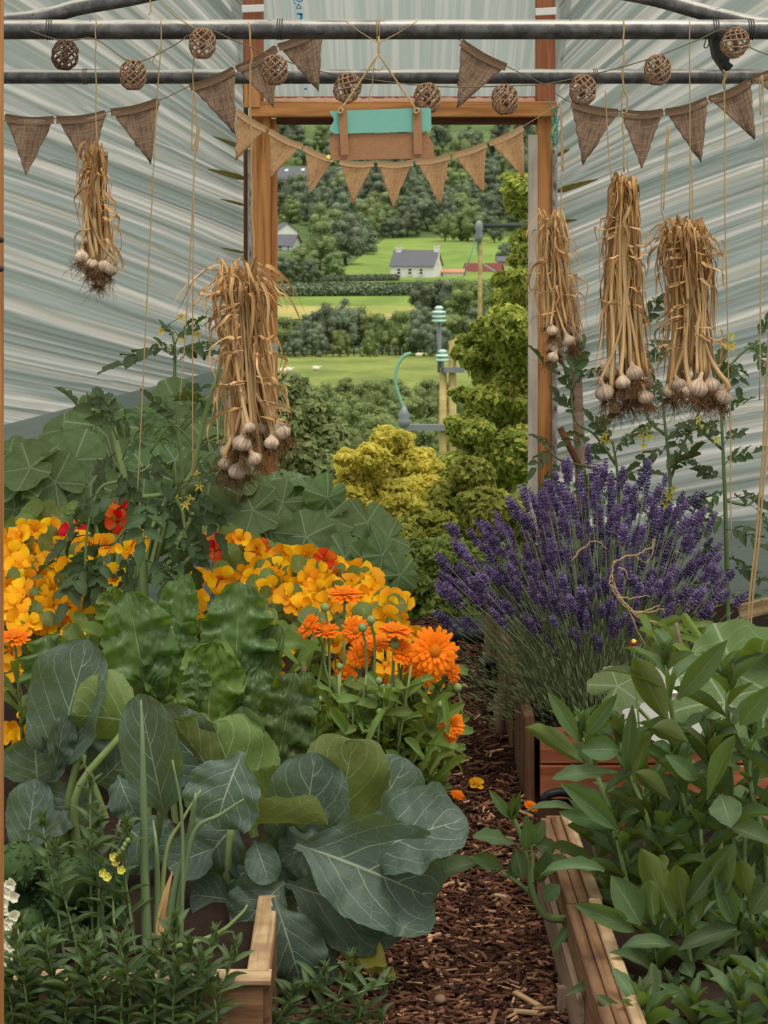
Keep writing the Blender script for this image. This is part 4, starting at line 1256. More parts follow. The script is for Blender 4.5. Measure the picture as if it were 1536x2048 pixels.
# ------------------------------------------------------------------ garlic bunches
def bulb_mesh(seed):
    r = np.random.default_rng(seed)
    m = MB()
    m.lathe([(.002, -.5), (.16, -.47), (.38, -.34), (.5, -.1), (.47, .12), (.32, .32), (.17, .46), (.11, .62), (.09, .9)], 18, None, int(r.integers(6, 9)), .035)
    return m.mesh('bulb', M['garlic'])
BULBS = [bulb_mesh(i) for i in range(4)]
def roots_mesh(seed, n=60):
    r = np.random.default_rng(seed)
    m = MB()
    for k in range(n):
        a, q = r.uniform(0, 6.28), r.uniform(.05, .28)
        p = Vector((math.cos(a)*q, math.sin(a)*q, -.44))
        d = Vector((math.cos(a)*r.uniform(.1, .9), math.sin(a)*r.uniform(.1, .9), -r.uniform(.3, 1)))
        L = r.uniform(.4, 1.5)
        pts = [p, p+d*L*.5+Vector(r.normal(0, .07, 3)), p+d*L+Vector(r.normal(0, .26, 3))]
        m.tube(smooth_pts(pts, 3), lambda f: .021*(1-.6*f), 3, False)
    return m.mesh('roots', M['root'])
ROOTS = [roots_mesh(i) for i in range(4)]
def garlic(label, top, neck_w, body, bulbs, Y, nleaf, mats, bs=.046, tuft=1.0, tw=None, hang=.8):
    """top=(px,py) of the tied end; body=[(py,cx,half width)...]; bulbs=[(px,py,scale)] the bulbs one can tell apart"""
    s = Y/F
    e = empty('garlic_bunch', P(*top, Y), label, 'garlic')
    bx = lambda y: (np.interp(y, [b[0] for b in body], [b[1] for b in body]), np.interp(y, [b[0] for b in body], [b[2] for b in body]))
    y_t, y_b = body[0][0], body[-1][0]
    nfront = len(bulbs)
    bulbs = list(bulbs) + [(x + U(-16, 16), y + U(-22, 14), sc*U(.7, .95)) for x, y, sc in bulbs[::2]]
    for i, (x, y, sc) in enumerate(bulbs):
        dy = (U(-.05, .05) if i % 3 else -.06) if i < nfront else U(0, .06)
        c = P(x, y, Y) + Vector((0, dy, 0))
        z = bs*sc
        R = Matrix.Translation(c) @ Matrix.Rotation(U(-.5, .5), 4, 'Y') @ Matrix.Rotation(U(-.4, .4), 4, 'X') @ Matrix.Rotation(U(0, 6), 4, 'Z')
        b = inst('bulb', BULBS[i % 4], e, R @ Matrix.Diagonal((z*1.08, z*1.08, z*.95, 1)))
        inst('roots', ROOTS[i % 4], b, R @ Matrix.Diagonal((z, z, z*1.1, 1)))
        n_ = R @ Vector((0, 0, z*.8))
        ym = y + (y_t-y)*.55
        cx, hw = bx(ym); cx2, hw2 = bx(y_t+25)
        t = U(-.75, .75)
        pts = [R @ Vector((0, 0, z*.4)), n_, P(x*.55+.45*(cx+t*hw), y-(y-ym)*.4, Y)+Vector((0, dy*.8, 0)), P(cx+t*hw*.85, ym, Y)+Vector((0, dy*.6, 0)), P(cx2+t*hw2*.6, y_t+15, Y)+Vector((0, dy*.4, 0))]
        mb = MB(); r0 = U(.0045, .0075)*bs/.046
        mb.tube(smooth_pts(pts, 5), lambda f: r0*(1.1-.55*f), 7)
        mb.build('stalk', M['stalk'], e)
    nb = len(bulbs)
    for k in range(int(nb*1.8)):     # stalks of the bulbs hidden inside the bundle
        x, y, sc = bulbs[k % nb]
        cy = y + U(-45, 5); c0, h0 = bx(cy); t = U(-.85, .85)
        ym = (y_t+cy)/2; cx, hw = bx(ym); cx2, hw2 = bx(y_t+25); dy = U(-.05, .05)
        mb = MB(); r0 = U(.004, .0075)*bs/.046
        pts = [P(c0+t*h0*.9, cy, Y), P(c0*.5+cx*.5+t*(h0+hw)*.45, (cy+ym)/2, Y), P(cx+t*hw*.9, ym, Y), P(cx2+t*hw2*.7, y_t+15, Y)]
        mb.tube(smooth_pts([p + Vector((0, dy*(1-.15*i), 0)) + rvec(.003) for i, p in enumerate(pts)], 5), lambda f: r0*(1.1-.5*f), 6)
        mb.build('stalk', M['stalk' if k % 3 else 'straw'], e)
    for k in range(nleaf):
        mb = MB()
        a = U(-1, 1)
        cx, hw = bx(y_t+30)
        dy = U(-.05, .05)
        mode = rng.random()
        if mode < hang:              # hangs down along the bundle
            ya = y_t + abs(rng.normal(0, 28)) + (U(0, .45)*(y_b-y_t) if rng.random() < .45 else 0)
            ln = (y_b-y_t)*U(.3, .85)
            yb = min(y_b-15, ya+ln)
            c1, h1 = bx(ya+20); c2, h2 = bx((ya+yb)/2); c3, h3 = bx(yb)
            a2 = a + U(-.25, .25)
            pts = [P(c1+a*h1*.55, ya+25, Y)+Vector((0, dy*.3, 0)), P(c1+a*h1*.75, ya, Y)+Vector((0, dy*.6-.02, 0)), P(c1+a*h1*1.0, ya+(yb-ya)*.15, Y)+Vector((0, dy-.015, 0)),
                   P(c2+a2*h2, (ya+yb)/2, Y)+Vector((0, dy, 0)), P(c3+(a2+U(-.35, .35))*h3, yb, Y)+Vector((0, dy, 0))]
        else:                        # tuft at the top, folded and frizzy
            ya = y_t + U(5, 45)
            q = U(-1, 1)*tuft
            pts = [P(cx+a*hw*.5, ya+30, Y)+Vector((0, dy*.5, 0)), P(cx+a*hw*.8, ya-8-U(0, 22)*tuft, Y)+Vector((0, dy, 0)), P(cx+(a+q*.6)*hw, ya+U(-5, 18), Y)+Vector((0, dy-.01, 0)), P(cx+(a+q*.9)*hw*1.05, ya+U(20, 75), Y)+Vector((0, dy-.015, 0))]
        if rng.random() < .12:     # a loose blade curling out of the bundle
            ya = y_t + U(.15, .85)*(y_b-y_t); c1, h1 = bx(ya); q = 1 if rng.random() < .5 else -1
            pts = [P(c1+q*h1*.2, ya-30, Y-.05), P(c1+q*h1*.8, ya-25, Y-.06), P(c1+q*h1*U(1.1, 1.5), ya+U(-30, 10), Y-.04), P(c1+q*h1*U(1.0, 1.5), ya+U(20, 60), Y-.04)]
        pts = [p + rvec(.003) for p in smooth_pts(pts, 2)]
        ribbon(mb, pts, U(.004, .012)*bs/.046, (1, U(-.5, .5), 0), U(-3.5, 3.5), 3, .25)
        mb.build('dried_leaf', M[mats[int(rng.random() < .35)]], e)
    if tw:
        mb = MB()
        for t_, r_ in tw:
            q = smooth_pts([P(x, y, Y-.01) for x, y in t_], 6)
            mb.tube([p+Vector((math.sin(i*1.2)*.0012, math.cos(i*1.2)*.0012, 0)) for i, p in enumerate(q)], r_, 5)
        mb.build('twine', M['twine'], e)
    return e
YG = YB-.03
garlic('smallest garlic bunch, hanging alone at upper left', (192, 292), 20, [(290, 195, 20), (340, 193, 26), (420, 192, 28), (500, 195, 34), (560, 197, 36)],
       [(170, 512, .95), (176, 480, .6), (215, 532, 1.0), (228, 538, .9), (195, 550, .85), (207, 562, .7), (190, 525, .8), (182, 540, .8)], YG, 75, ('straw_brown', 'straw'), .036, .7,
       [([(192, 40), (191, 80), (192, 180), (193, 300)], .0017)], .85)
garlic('largest garlic bunch, hanging in front of the left door post', (503, 535), 70, [(545, 483, 62), (600, 482, 58), (680, 490, 52), (760, 498, 52), (840, 505, 58), (925, 510, 66)],
       [(487, 880, 1.0), (562, 860, 1.12), (474, 940, .95), (512, 912, .8), (458, 905, 1.0), (452, 925, .8), (545, 880, .8), (470, 895, .8), (530, 865, .9), (500, 850, .7)], YG, 170, ('straw', 'straw_brown'), .046, 1.5,
       [([(497, 45), (503, 110), (500, 160), (503, 300), (504, 420), (508, 500), (503, 545)], .0026)], .62)
garlic('pale garlic bunch tied against the weathered grey board, right of the door', (1121, 430), 30, [(432, 1100, 28), (500, 1106, 34), (580, 1113, 42), (640, 1120, 46), (700, 1126, 48)],
       [(1100, 658, .95), (1121, 660, .9), (1141, 662, .9), (1133, 678, 1.0), (1156, 680, 1.05), (1115, 698, 1.0), (1102, 711, .95), (1148, 695, .8), (1127, 648, .8)], YG+.15, 95, ('straw', 'stalk'), .031, 1.0,
       None, .7)
garlic('tallest garlic bunch, straight and narrow, under the looped twine', (1248, 345), 26, [(350, 1250, 28), (420, 1248, 36), (520, 1246, 38), (620, 1247, 38), (700, 1252, 46), (780, 1256, 58)],
       [(1262, 742, 1.0), (1220, 745, 1.0), (1295, 765, 1.1), (1203, 780, 1.1), (1245, 785, .9), (1230, 815, .85), (1285, 790, .9), (1215, 730, .9), (1262, 800, 1.0), (1240, 760, .9)], YG, 150, ('straw_brown', 'straw'), .042, .6,
       [([(1247, 40), (1247, 110), (1246, 170), (1255, 195), (1252, 225), (1244, 228), (1246, 260), (1248, 345)], .0024), ([(1246, 170), (1243, 200), (1246, 235)], .002), ([(1254, 300), (1256, 345)], .0018)], .9)
garlic('widest garlic bunch with leaves folded over its top, second from the right edge', (1333, 440), 55, [(446, 1362, 52), (500, 1372, 56), (600, 1382, 44), (700, 1378, 50), (775, 1376, 56)],
       [(1387, 772, 1.12), (1338, 780, 1.0), (1418, 768, 1.0), (1360, 778, .8), (1440, 790, 1.0), (1402, 790, .9), (1350, 765, .8), (1410, 745, .8)], YG, 165, ('straw_brown', 'straw'), .044, .9,
       [([(1334, 250), (1330, 330), (1322, 400), (1330, 450)], .0018), ([(1337, 252), (1334, 330), (1326, 420)], .0018)], .72)

from mathutils import noise as mnoise

# ------------------------------------------------------------------ leaves
def leaf_unit(prof, bend=.6, cup=.3, ruf=.03, rn=3.0, nu=6, nv=12, seed=0, jag=0.0, twist=0.0, curl=0.0, blis=0.0, vn=6.0, vk=.55):
    """unit leaf: chord from the origin to (0,1,0), full width 1, normal +Z"""
    r = np.random.default_rng(seed)
    s = np.linspace(0, 1, nv+1)
    a = bend*(.5-s) - curl*np.maximum(0, s-.6)**2*4
    y = np.concatenate([[0], np.cumsum(np.cos((a[1:]+a[:-1])/2))])/nv
    z = np.concatenate([[0], np.cumsum(np.sin((a[1:]+a[:-1])/2))])/nv
    z = z - z[-1]*(y/y[-1]); y = y/y[-1]
    ph = r.uniform(0, 6.28, 3)
    vs, uv = [], []
    for j in range(nv+1):
        w = prof(s[j])*.5
        for i in range(nu+1):
            t = -1 + 2*i/nu
            ww = w*(1 + (jag*math.sin(j*2.6+i) if abs(t) > .99 else 0) + r.normal(0, jag*.3))
            ang = cup*abs(t)
            x = ww*t*math.cos(ang)
            n = ww*abs(t)*math.sin(ang)
            n += ruf*t*t*(math.sin(rn*6.28*s[j]+ph[0]+(1.7 if t > 0 else 0)) + .5*math.sin(rn*11*s[j]+ph[1]))*min(1, w*4)
            if blis:      # quilted between the side veins
                n += blis*.9*mnoise.noise(Vector((s[j]*11, t*6, seed*3.1)))*min(1, w*4)
                pq = s[j]*vn - abs(t)**1.25*vk*vn + (.43 if t > 0 else 0)
                n += blis*abs(math.cos(math.pi*pq))**.7*min(1, abs(t)*4)*(1-.5*t*t)*min(1, w*5)*(1+.5*math.sin(i*2.3+j*1.1+ph[2]))
            q = twist*(s[j]-.5)
            x, n = x*math.cos(q)-n*math.sin(q), x*math.sin(q)+n*math.cos(q)
            vs.append((x, y[j]-math.sin(a[j])*n, z[j]+math.cos(a[j])*n))
            uv.append(((t+1)/2, s[j]))
    f = [(j*(nu+1)+i, j*(nu+1)+i+1, (j+1)*(nu+1)+i+1, (j+1)*(nu+1)+i) for j in range(nv) for i in range(nu)]
    return MB().add(vs, f, uv)
def pw(xs, ys): return lambda s: max(.012, float(np.interp(s, xs, ys)))
P_CAB = pw([0, .06, .14, .25, .4, .55, .7, .82, .91, .97, 1], [.10, .10, .3, .68, .93, 1.0, .98, .86, .64, .38, .05])
P_LAN = pw([0, .05, .15, .3, .45, .6, .75, .88, .96, 1], [.12, .14, .42, .8, 1.0, .97, .76, .44, .17, .02])
P_CHA = pw([0, .1, .2, .3, .45, .6, .75, .88, .96, 1], [.12, .12, .35, .78, 1.0, 1.0, .88, .64, .34, .05])
P_SPA = pw([0, .2, .5, .7, .85, .95, 1], [.35, .5, .85, 1.0, .85, .45, .05])
P_NAR = pw([0, .1, .3, .5, .75, 1], [.2, .5, .95, 1.0, .6, .03])
def family(name, prof, m, n, **kw):
    out = []
    for i in range(n):
        k = {a: (b[i % len(b)] if isinstance(b, (list, tuple)) else b) for a, b in kw.items()}
        out.append(leaf_unit(prof, seed=i*13+hash(name) % 7, **k).mesh('leaf', M[m]))
    return out
def hash(n): return sum(ord(c) for c in n)
LF = dict(
    cabbage=family('cab', P_CAB, 'cabbage', 6, bend=(.5, .9, 1.5, .3, .7, 1.1), cup=(.35, .25, -.25, .55, .15, .4), ruf=(.05, .07, .06, .05, .08, .06), rn=(2.2, 3, 2.6, 1.7, 2.4, 3.2), nu=16, nv=32, jag=.015, blis=.014, vn=5.0, vk=.5, twist=(0, .25, -.2, .1, -.35, .2)),
    chard=family('chard', P_CHA, 'chard', 5, bend=(.6, 1.0, .3, .8, 1.3), cup=(.3, .15, .45, -.1, .3), ruf=(.12, .16, .12, .15, .13), rn=(4, 5, 3.4, 4.6, 5.4), nu=20, nv=44, jag=.03, blis=.045, vn=6.0, vk=.55, twist=(0, .3, -.3, .15, -.2)),
    lance=family('lance', P_LAN, 'lance', 7, bend=(.4, .8, 1.2, .2, 1.6, .6, 1.0), cup=(.35, .5, .25, .6, .3, .15, .45), ruf=(.015, .03, .02, .02, .03, .04, .02), rn=(2, 3, 2.5, 1.6, 3, 3.4, 2), nu=6, nv=12, jag=.012, twist=(0, .3, -.3, .2, -.5, .5, .1)),
    calendula=family('cal', P_SPA, 'calendula', 5, bend=(.6, 1.1, 1.7, .3, .9), cup=(.3, .4, .2, .5, .3), ruf=.02, rn=(2, 3, 2.4, 1.8, 3), nu=4, nv=9, twist=(0, .4, -.4, .2, .7)),
    snap=family('snap', P_NAR, 'snap', 5, bend=(.5, 1.1, .3, 1.5, .8), cup=(.3, .45, .2, .4, .3), ruf=.01, nu=4, nv=7, twist=(0, .4, -.4, .2, 0)),
)
def disc_leaf(m, lobes, lobe, seed, nr=5, na=40, tooth=0.0, cupz=.15, wav=.05, notch=0.0):
    """round leaf on a central stalk: centre at the origin, radius .5, normal +Z"""
    r = np.random.default_rng(seed)
    ph = r.uniform(0, 6.28)
    vs, uv = [], []
    for j in range(nr+1):
        q = j/nr
        for i in range(na+1):
            a = 2*math.pi*i/na
            R = .5*(1 - lobe*(.5-.5*math.cos(lobes*a))**1.4 + tooth*math.cos(lobes*5*a)*.5 + tooth*math.sin(lobes*3*a+ph)*.5)
            if m == 'squash': R *= 1 + .045*abs(math.cos(a*6.5+ph)) + .02*math.sin(a*2+ph) + .012*math.sin(a*17)
            if notch: R *= 1-notch*max(0, math.cos((a-math.pi)))**40
            x = R*q
            z = cupz*q*q*.5 + wav*q*q*math.sin(3*a+ph) + wav*.5*q*q*math.sin(lobes*a*2+ph*2) + .007*q*abs(math.sin(lobes*a/2))
            vs.append((x*math.cos(a), x*math.sin(a), z)); uv.append((i/na, q))
    f = [(j*(na+1)+i, (j+1)*(na+1)+i, (j+1)*(na+1)+i+1, j*(na+1)+i+1) for j in range(nr) for i in range(na)]
    return MB().add(vs, f, uv).mesh('leaf', M[m])
LF['squash'] = [disc_leaf('squash', 5, .07, i, 6, 84, .0,  (-.3, .05, -.45, -.15, .15)[i], .045, .6) for i in range(5)]
LF['nasturtium'] = [disc_leaf('nasturtium', 7, .05, i+9, 3, 24, 0, (.25, -.2, .1, -.4)[i], .05) for i in range(4)]
def disc_M(c, n, d, spin=None):
    n = Vector(n).normalized()
    R = n.to_track_quat('Z', 'Y').to_matrix().to_4x4()
    return Matrix.Translation(Vector(c)) @ R @ Matrix.Rotation(U(0, 6.28) if spin is None else spin, 4, 'Z') @ Matrix.Diagonal((d, d, d, 1))
def leaf(kind, parent, base, tip, width, hint, v=None, name='leaf'):
    me = LF[kind][int(rng.integers(len(LF[kind]))) if v is None else v % len(LF[kind])]
    return inst(name, me, parent, frame(base, tip, width, hint))
def px_leaf(kind, parent, b, t, wpx, Y, hint=(0, -1, .35), v=None, dY=0.0, Yb=None):
    return leaf(kind, parent, P(*b, Yb or Y), P(*t, Y+dY), wpx*Y/F, hint, v)
def stemtube(parent, pts, r0, r1, m='stem', name='stem', n=7, k=5):
    mb = MB(); mb.tube(smooth_pts(pts, k), lambda f: r0+(r1-r0)*f, n)
    return mb.build(name, M[m], parent)
TOP, UND = (0, -1, .45), (0, 1, .25)

# cabbages ------------------------------------------------------------
def cabbage(label, base, Y, leaves, stalk):
    e = empty('cabbage_plant', P(*base, Y), label, 'cabbage')
    for (b, t, w_, h, v, dY) in leaves:
        k_ = 1.0 if w_ > 180 else 1.12
        b2 = (b[0]+(b[0]-t[0])*.12, b[1]+(b[1]-t[1])*.12)
        px_leaf('cabbage', e, b2, t, w_*k_*1.08, Y+dY, h, v, U(-.06, .03))
    for pts in stalk: stemtube(e, [P(x, y, Y+q) for x, y, q in pts], .012, .008, 'stem')
    return e
cabbage('large grey-green cabbage plant spilling over the plank and path, centre foreground', (470, 1800), 4.32, [
    ((500, 1650), (425, 1445), 195, UND, 3, .14), ((480, 1520), (432, 1655), 135, (0, -.8, .7), 1, -.10), ((600, 1720), (632, 1505), 150, TOP, 0, .02),
    ((668, 1715), (706, 1480), 178, UND, 3, .0), ((720, 1690), (815, 1518), 128, TOP, 4, .08), ((622, 1700), (868, 1800), 215, (-.1, -.95, .5), 5, -.14),
    ((735, 1715), (935, 1640), 150, (-.2, -.8, .7), 1, -.12), ((600, 1775), (815, 1845), 150, (-.2, -1, .3), 0, -.08), ((555, 1815), (608, 1990), 120, (.1, -1, .3), 2, -.2),
    ((600, 1830), (640, 1975), 80, (.8, -1, .2), 3, -.16), ((455, 1655), (655, 1650), 95, (0, .5, 1), 3, -.08), ((512, 1690), (540, 1768), 62, TOP, 0, -.08), ((560, 1775), (478, 1862), 105, (-.1, -1, .5), 1, -.1),
    ((420, 1700), (335, 1735), 80, TOP, 0, 0), ((470, 1650), (400, 1735), 120, (-.2, -1, .1), 2, .02), ((560, 1660), (565, 1532), 120, UND, 0, .1), ((500, 1500), (482, 1412), 72, TOP, 3, .22),
    ((430, 1560), (305, 1425), 110, TOP, 4, .18), ((440, 1570), (345, 1440), 90, UND, 0, .15), ((640, 1690), (560, 1720), 90, (0, -1, .6), 2, -.02), ((520, 1720), (650, 1690), 110, (.1, -1, .1), 1, .02),
    ((700, 1730), (845, 1800), 190, (-.1, -1, .2), 0, -.06), ((500, 1740), (420, 1800), 90, (-.2, -1, .4), 2, .0), ((520, 1800), (640, 1790), 110, (0, -1, .4), 1, .02), ((460, 1800), (380, 1790), 80, (0, -1, .6), 0, -.02)],
    [[(470, 1860, .05), (455, 1760, 0), (462, 1650, 0)], [(520, 1850, .05), (560, 1760, 0), (620, 1705, 0)], [(480, 1850, .05), (560, 1750, .03), (660, 1700, 0)]])
cabbage('grey-green cabbage plant at the left with tall upright leaves beside the jamb', (170, 1760), 4.42, [
    ((120, 1525), (178, 1280), 145, (-.25, -1, .3), 0, .05), ((275, 1445), (142, 1430), 155, UND, 3, 0), ((325, 1612), (278, 1388), 105, (.1, -1, .2), 0, -.08), ((75, 1565), (70, 1470), 125, (0, -1, .1), 3, .05),
    ((55, 1700), (72, 1558), 85, TOP, 0, -.02), ((105, 1545), (128, 1430), 48, (.5, -1, .2), 1, .02), ((215, 1510), (150, 1380), 90, TOP, 1, .1), ((300, 1590), (395, 1500), 95, (0, -1, .3), 0, .06),
    ((200, 1560), (260, 1500), 110, (.1, -1, .1), 2, .08), ((160, 1600), (60, 1640), 90, (0, -1, .4), 1, .06), ((240, 1560), (275, 1640), 70, (0, -1, .3), 2, -.02), ((180, 1640), (110, 1590), 90, TOP, 2, .08),
    ((260, 1660), (330, 1720), 110, (0, -1, .4), 2, .05), ((200, 1660), (150, 1740), 110, (0, -1, .4), 0, .05)],
    [[(150, 1800, .08), (130, 1650, .04), (160, 1500, .02)], [(180, 1800, .08), (150, 1600, 0), (250, 1460, 0)], [(200, 1790, .05), (300, 1700, 0), (325, 1610, -.05)]])

# chard ---------------------------------------------------------------
ce = empty('chard_plant', P(400, 1700, 4.85), 'crinkled dark green chard plant behind the cabbages', 'chard')
for (b, t, w_, h, v, dY) in (((295, 1400), (255, 1185), 155, (.2, -1, .3), 0, .05), ((412, 1500), (425, 1285), 155, UND, 2, -.06), ((545, 1570), (590, 1345), 125, (.1, -1, .3), 1, -.02), ((465, 1400), (478, 1165), 150, (.2, -1, .3), 3, .12),
                             ((130, 1420), (95, 1270), 130, (-.1, -1, .4), 1, .1), ((220, 1280), (232, 1176), 82, UND, 0, .14), ((350, 1330), (368, 1150), 85, TOP, 4, .16), ((330, 1420), (345, 1235), 130, (.3, -1, .2), 1, .1),
                             ((620, 1560), (645, 1420), 75, UND, 2, .02), ((500, 1520), (520, 1340), 120, (.3, -1, .1), 4, .06), ((210, 1440), (160, 1290), 110, TOP, 4, .12), ((440, 1480), (560, 1250), 110, TOP, 2, .14),
                             ((560, 1600), (505, 1430), 120, UND, 1, .02), ((400, 1420), (388, 1320), 60, TOP, 3, -.1), ((330, 1520), (290, 1390), 120, UND, 0, .04), ((590, 1480), (612, 1345), 80, TOP, 4, .0)):
    px_leaf('chard', ce, b, t, w_, 4.85+dY, h, v)
for (a, b) in (((380, 1740), (410, 1480)), ((470, 1740), (545, 1560)), ((420, 1740), (465, 1400)), ((300, 1740), (290, 1390)), ((250, 1740), (130, 1410)), ((360, 1740), (330, 1420))):
    stemtube(ce, [P(*a, 4.9), P((a[0]+b[0])/2, (a[1]+b[1])/2, 4.9), P(*b, 4.87)], .010, .006)

# squash --------------------------------------------------------------
def squash(label, base, Y, cs):
    e = empty('squash_plant', P(*base, Y), label, 'squash')
    root = P(*base, Y)
    for (x, y, r_, n, dY) in cs:
        c = P(x, y, Y+dY)
        inst('leaf', LF['squash'][int(rng.integers(5))], e, disc_M(c, Vector(n)+rvec(.12), 2.1*r_*(Y+dY)/F))
        stemtube(e, [c+Vector((0, .01, -.005)), c.lerp(root, .25)+Vector((0, 0, .02))+rvec(.02), c.lerp(root, .6)], .005, .008, 'stem', 'leaf_stalk', 5, 3)
    return e
cs = [(590, 1000, 50, (.1, -.6, .8), .2), (640, 1005, 50, (.4, -.5, .8), .2), (612, 1075, 60, (0, -.8, .6), 0), (700, 1075, 62, (.3, -.7, .7), .1), (655, 1035, 52, (.2, -.6, .7), .1), (735, 1045, 55, (.5, -.6, .6), .15), (690, 1115, 55, (.2, -.9, .4), 0),
      (565, 1005, 50, (0, -.7, .7), .1), (505, 1020, 55, (-.2, -.8, .6), 0), (778, 1075, 48, (.7, -.5, .5), .1), (745, 1135, 60, (.3, -1, .3), 0), (548, 958, 42, (0, -.4, .9), .2), (765, 1110, 45, (.6, -.8, .3), 0), (600, 955, 38, (.2, -.4, .9), .25),
      (655, 995, 45, (.2, -1, -.3), .1), (540, 1065, 55, (-.1, -.9, .3), 0), (800, 1150, 45, (.7, -.7, .2), .0), (650, 1100, 55, (0, -1, .2), .05), (480, 1060, 50, (-.2, -1, .3), .0), (720, 1180, 55, (.2, -1, .1), .0), (640, 1150, 60, (.1, -1, .1), .1), (570, 1130, 60, (0, -1, .2), .1), (690, 1220, 60, (.2, -1, .1), .1), (770, 1200, 45, (.5, -1, .1), 0)]
squash('broad-leaved squash plant at the far end of the left bed, reaching the doorway', (620, 1350), 6.75, cs)
cs = [(290, 830, 55, (-.2, -.6, .8), .3), (190, 850, 60, (-.2, -.9, .3), .2), (130, 860, 55, (-.3, -.5, .9), .2), (110, 905, 55, (-.2, -.7, .7), .1), (60, 935, 60, (-.2, -.6, .8), 0), (150, 920, 65, (0, -.9, .5), .05), (40, 970, 60, (-.3, -.7, .6), 0), (110, 965, 60, (0, -.8, .5), 0), (180, 970, 65, (.1, -1, .3), 0),
      (250, 880, 60, (.1, -1, .2), .2), (330, 860, 65, (0, -.9, .5), .2), (395, 830, 60, (.2, -.6, .7), .2), (420, 900, 65, (.1, -.9, .5), .1), (350, 920, 60, (0, -1, .3), .1), (290, 940, 60, (0, -1, .2), .1), (420, 960, 65, (.1, -1, .4), .0), (470, 950, 50, (.2, -.8, .5), .1), (230, 930, 60, (0, -1, .3), .1),
      (30, 1020, 55, (-.2, -1, .4), 0), (90, 1020, 60, (0, -1, .3), .1), (240, 1000, 60, (0, -1, .2), .1), (330, 1000, 60, (0, -1, .3), .1), (400, 1020, 60, (0, -1, .3), .1), (450, 820, 42, (.3, -.6, .8), .25), (350, 800, 48, (.1, -.7, .7), .3), (20, 900, 35, (-.3, -.7, .7), .1),
      (170, 1030, 60, (0, -1, .2), .15), (450, 1010, 55, (.1, -1, .4), .1), (300, 1060, 60, (0, -1, .1), .15), (500, 985, 50, (.1, -.9, .5), .1)]
squash('broad-leaved squash plant against the left pleated film wall', (250, 1350), 6.7, cs)

# nasturtiums ---------------------------------------------------------
def petal_unit(prof, m, bend=.9, cup=.25, ruf=.05, seed=0, nu=4, nv=6, jag=.02):
    return leaf_unit(prof, bend=bend, cup=cup, ruf=ruf, rn=2.5, nu=nu, nv=nv, seed=seed, jag=jag).mesh('petal', M[m])
P_PET = pw([0, .15, .35, .6, .8, .93, 1], [.1, .14, .4, .88, 1.0, .78, .3])
NP = {k: [petal_unit(P_PET, k, (1.0, .7, 1.3)[i], (.2, .35, .1)[i], .07, i+3) for i in range(3)] for k in ('nas_petal', 'nas_red')}
sp_ = MB(); sp_.tube(smooth_pts([(0, 0, .04), (0, 0, -.12), (.05, 0, -.35), (.18, 0, -.6)], 4), lambda f: .11*(1-f*.9)+.008, 7)
SPUR = {k: sp_.mesh('spur', M[k]) for k in ('nas_petal', 'nas_red')}
def nas_flower(parent, c, n, d, k='nas_petal'):
    R = disc_M(c, n, d)
    fo = inst('flower', SPUR[k], parent, R)
    for i in range(5):
        a = i*6.283/5 + U(-.15, .15)
        tilt = U(.1, .75)
        dr_ = Vector((math.cos(a)*math.cos(tilt), math.sin(a)*math.cos(tilt), math.sin(tilt)))
        b = R @ (Vector((math.cos(a), math.sin(a), 0))*.05)
        t = R @ (dr_*.55)
        nn = (R.to_3x3() @ Vector((-math.cos(a)*math.sin(tilt), -math.sin(a)*math.sin(tilt), math.cos(tilt))))
        inst('petal', NP[k][i % 3], fo, frame(b, t, d*U(.42, .56), nn))
def inside(poly, x, y):
    c = False
    for i in range(len(poly)):
        (x1, y1), (x2, y2) = poly[i-1], poly[i]
        if (y1 > y) != (y2 > y) and x < (x2-x1)*(y-y1)/(y2-y1)+x1: c = not c
    return c
def scatter(poly, n, gap):
    xs, ys = [p[0] for p in poly], [p[1] for p in poly]
    out = []
    for _ in range(n*60):
        x, y = U(min(xs), max(xs)), U(min(ys), max(ys))
        if inside(poly, x, y) and all((x-a)**2+(y-b)**2 > gap*gap for a, b in out): out.append((x, y))
        if len(out) == n: break
    return out
def nasturtium(label, base, Y, fpoly, nf, gap, lpoly, nl, fl2=(), red=()):
    e = empty('nasturtium_plant', P(*base, Y), label, 'nasturtium')
    root = P(*base, Y)
    ymin, ymax = min(p[1] for p in fpoly), max(p[1] for p in fpoly)
    def yy(y): return Y + .28 - .5*min(1.0, (y-ymin)/(ymax-ymin))
    for q, pts in (('nas_petal', scatter(fpoly, nf, gap) + list(fl2)), ('nas_red', list(red))):
        for (x, y) in pts:
            Yy = yy(y) + U(-.06, .06)
            c = P(x, y, Yy)
            nas_flower(e, c, (U(-.7, .7), -1, U(-.2, 1.2)), U(.062, .09), q)
            stemtube(e, [c+Vector((0, .02, -.01)), c+Vector((U(-.02, .02), .03, -.09)), c.lerp(root, .35)+Vector((0, .03, -.1))], .0018, .002, 'stem', 'flower_stalk', 4, 3)
    for (x, y) in scatter(fpoly, 15, 30):
        c = P(x, y, yy(y) - U(.03, .1))
        inst('leaf', LF['nasturtium'][int(rng.integers(4))], e, disc_M(c, (U(-.8, .8), -.7, U(.1, 1)), U(.035, .065)))
    for (x, y) in scatter(lpoly, nl, 20):
        c = P(x, y, yy(y) + U(-.04, .12))
        inst('leaf', LF['nasturtium'][int(rng.integers(4))], e, disc_M(c, (U(-.6, .6), -.7, U(.1, 1)), U(.045, .085)))
    return e
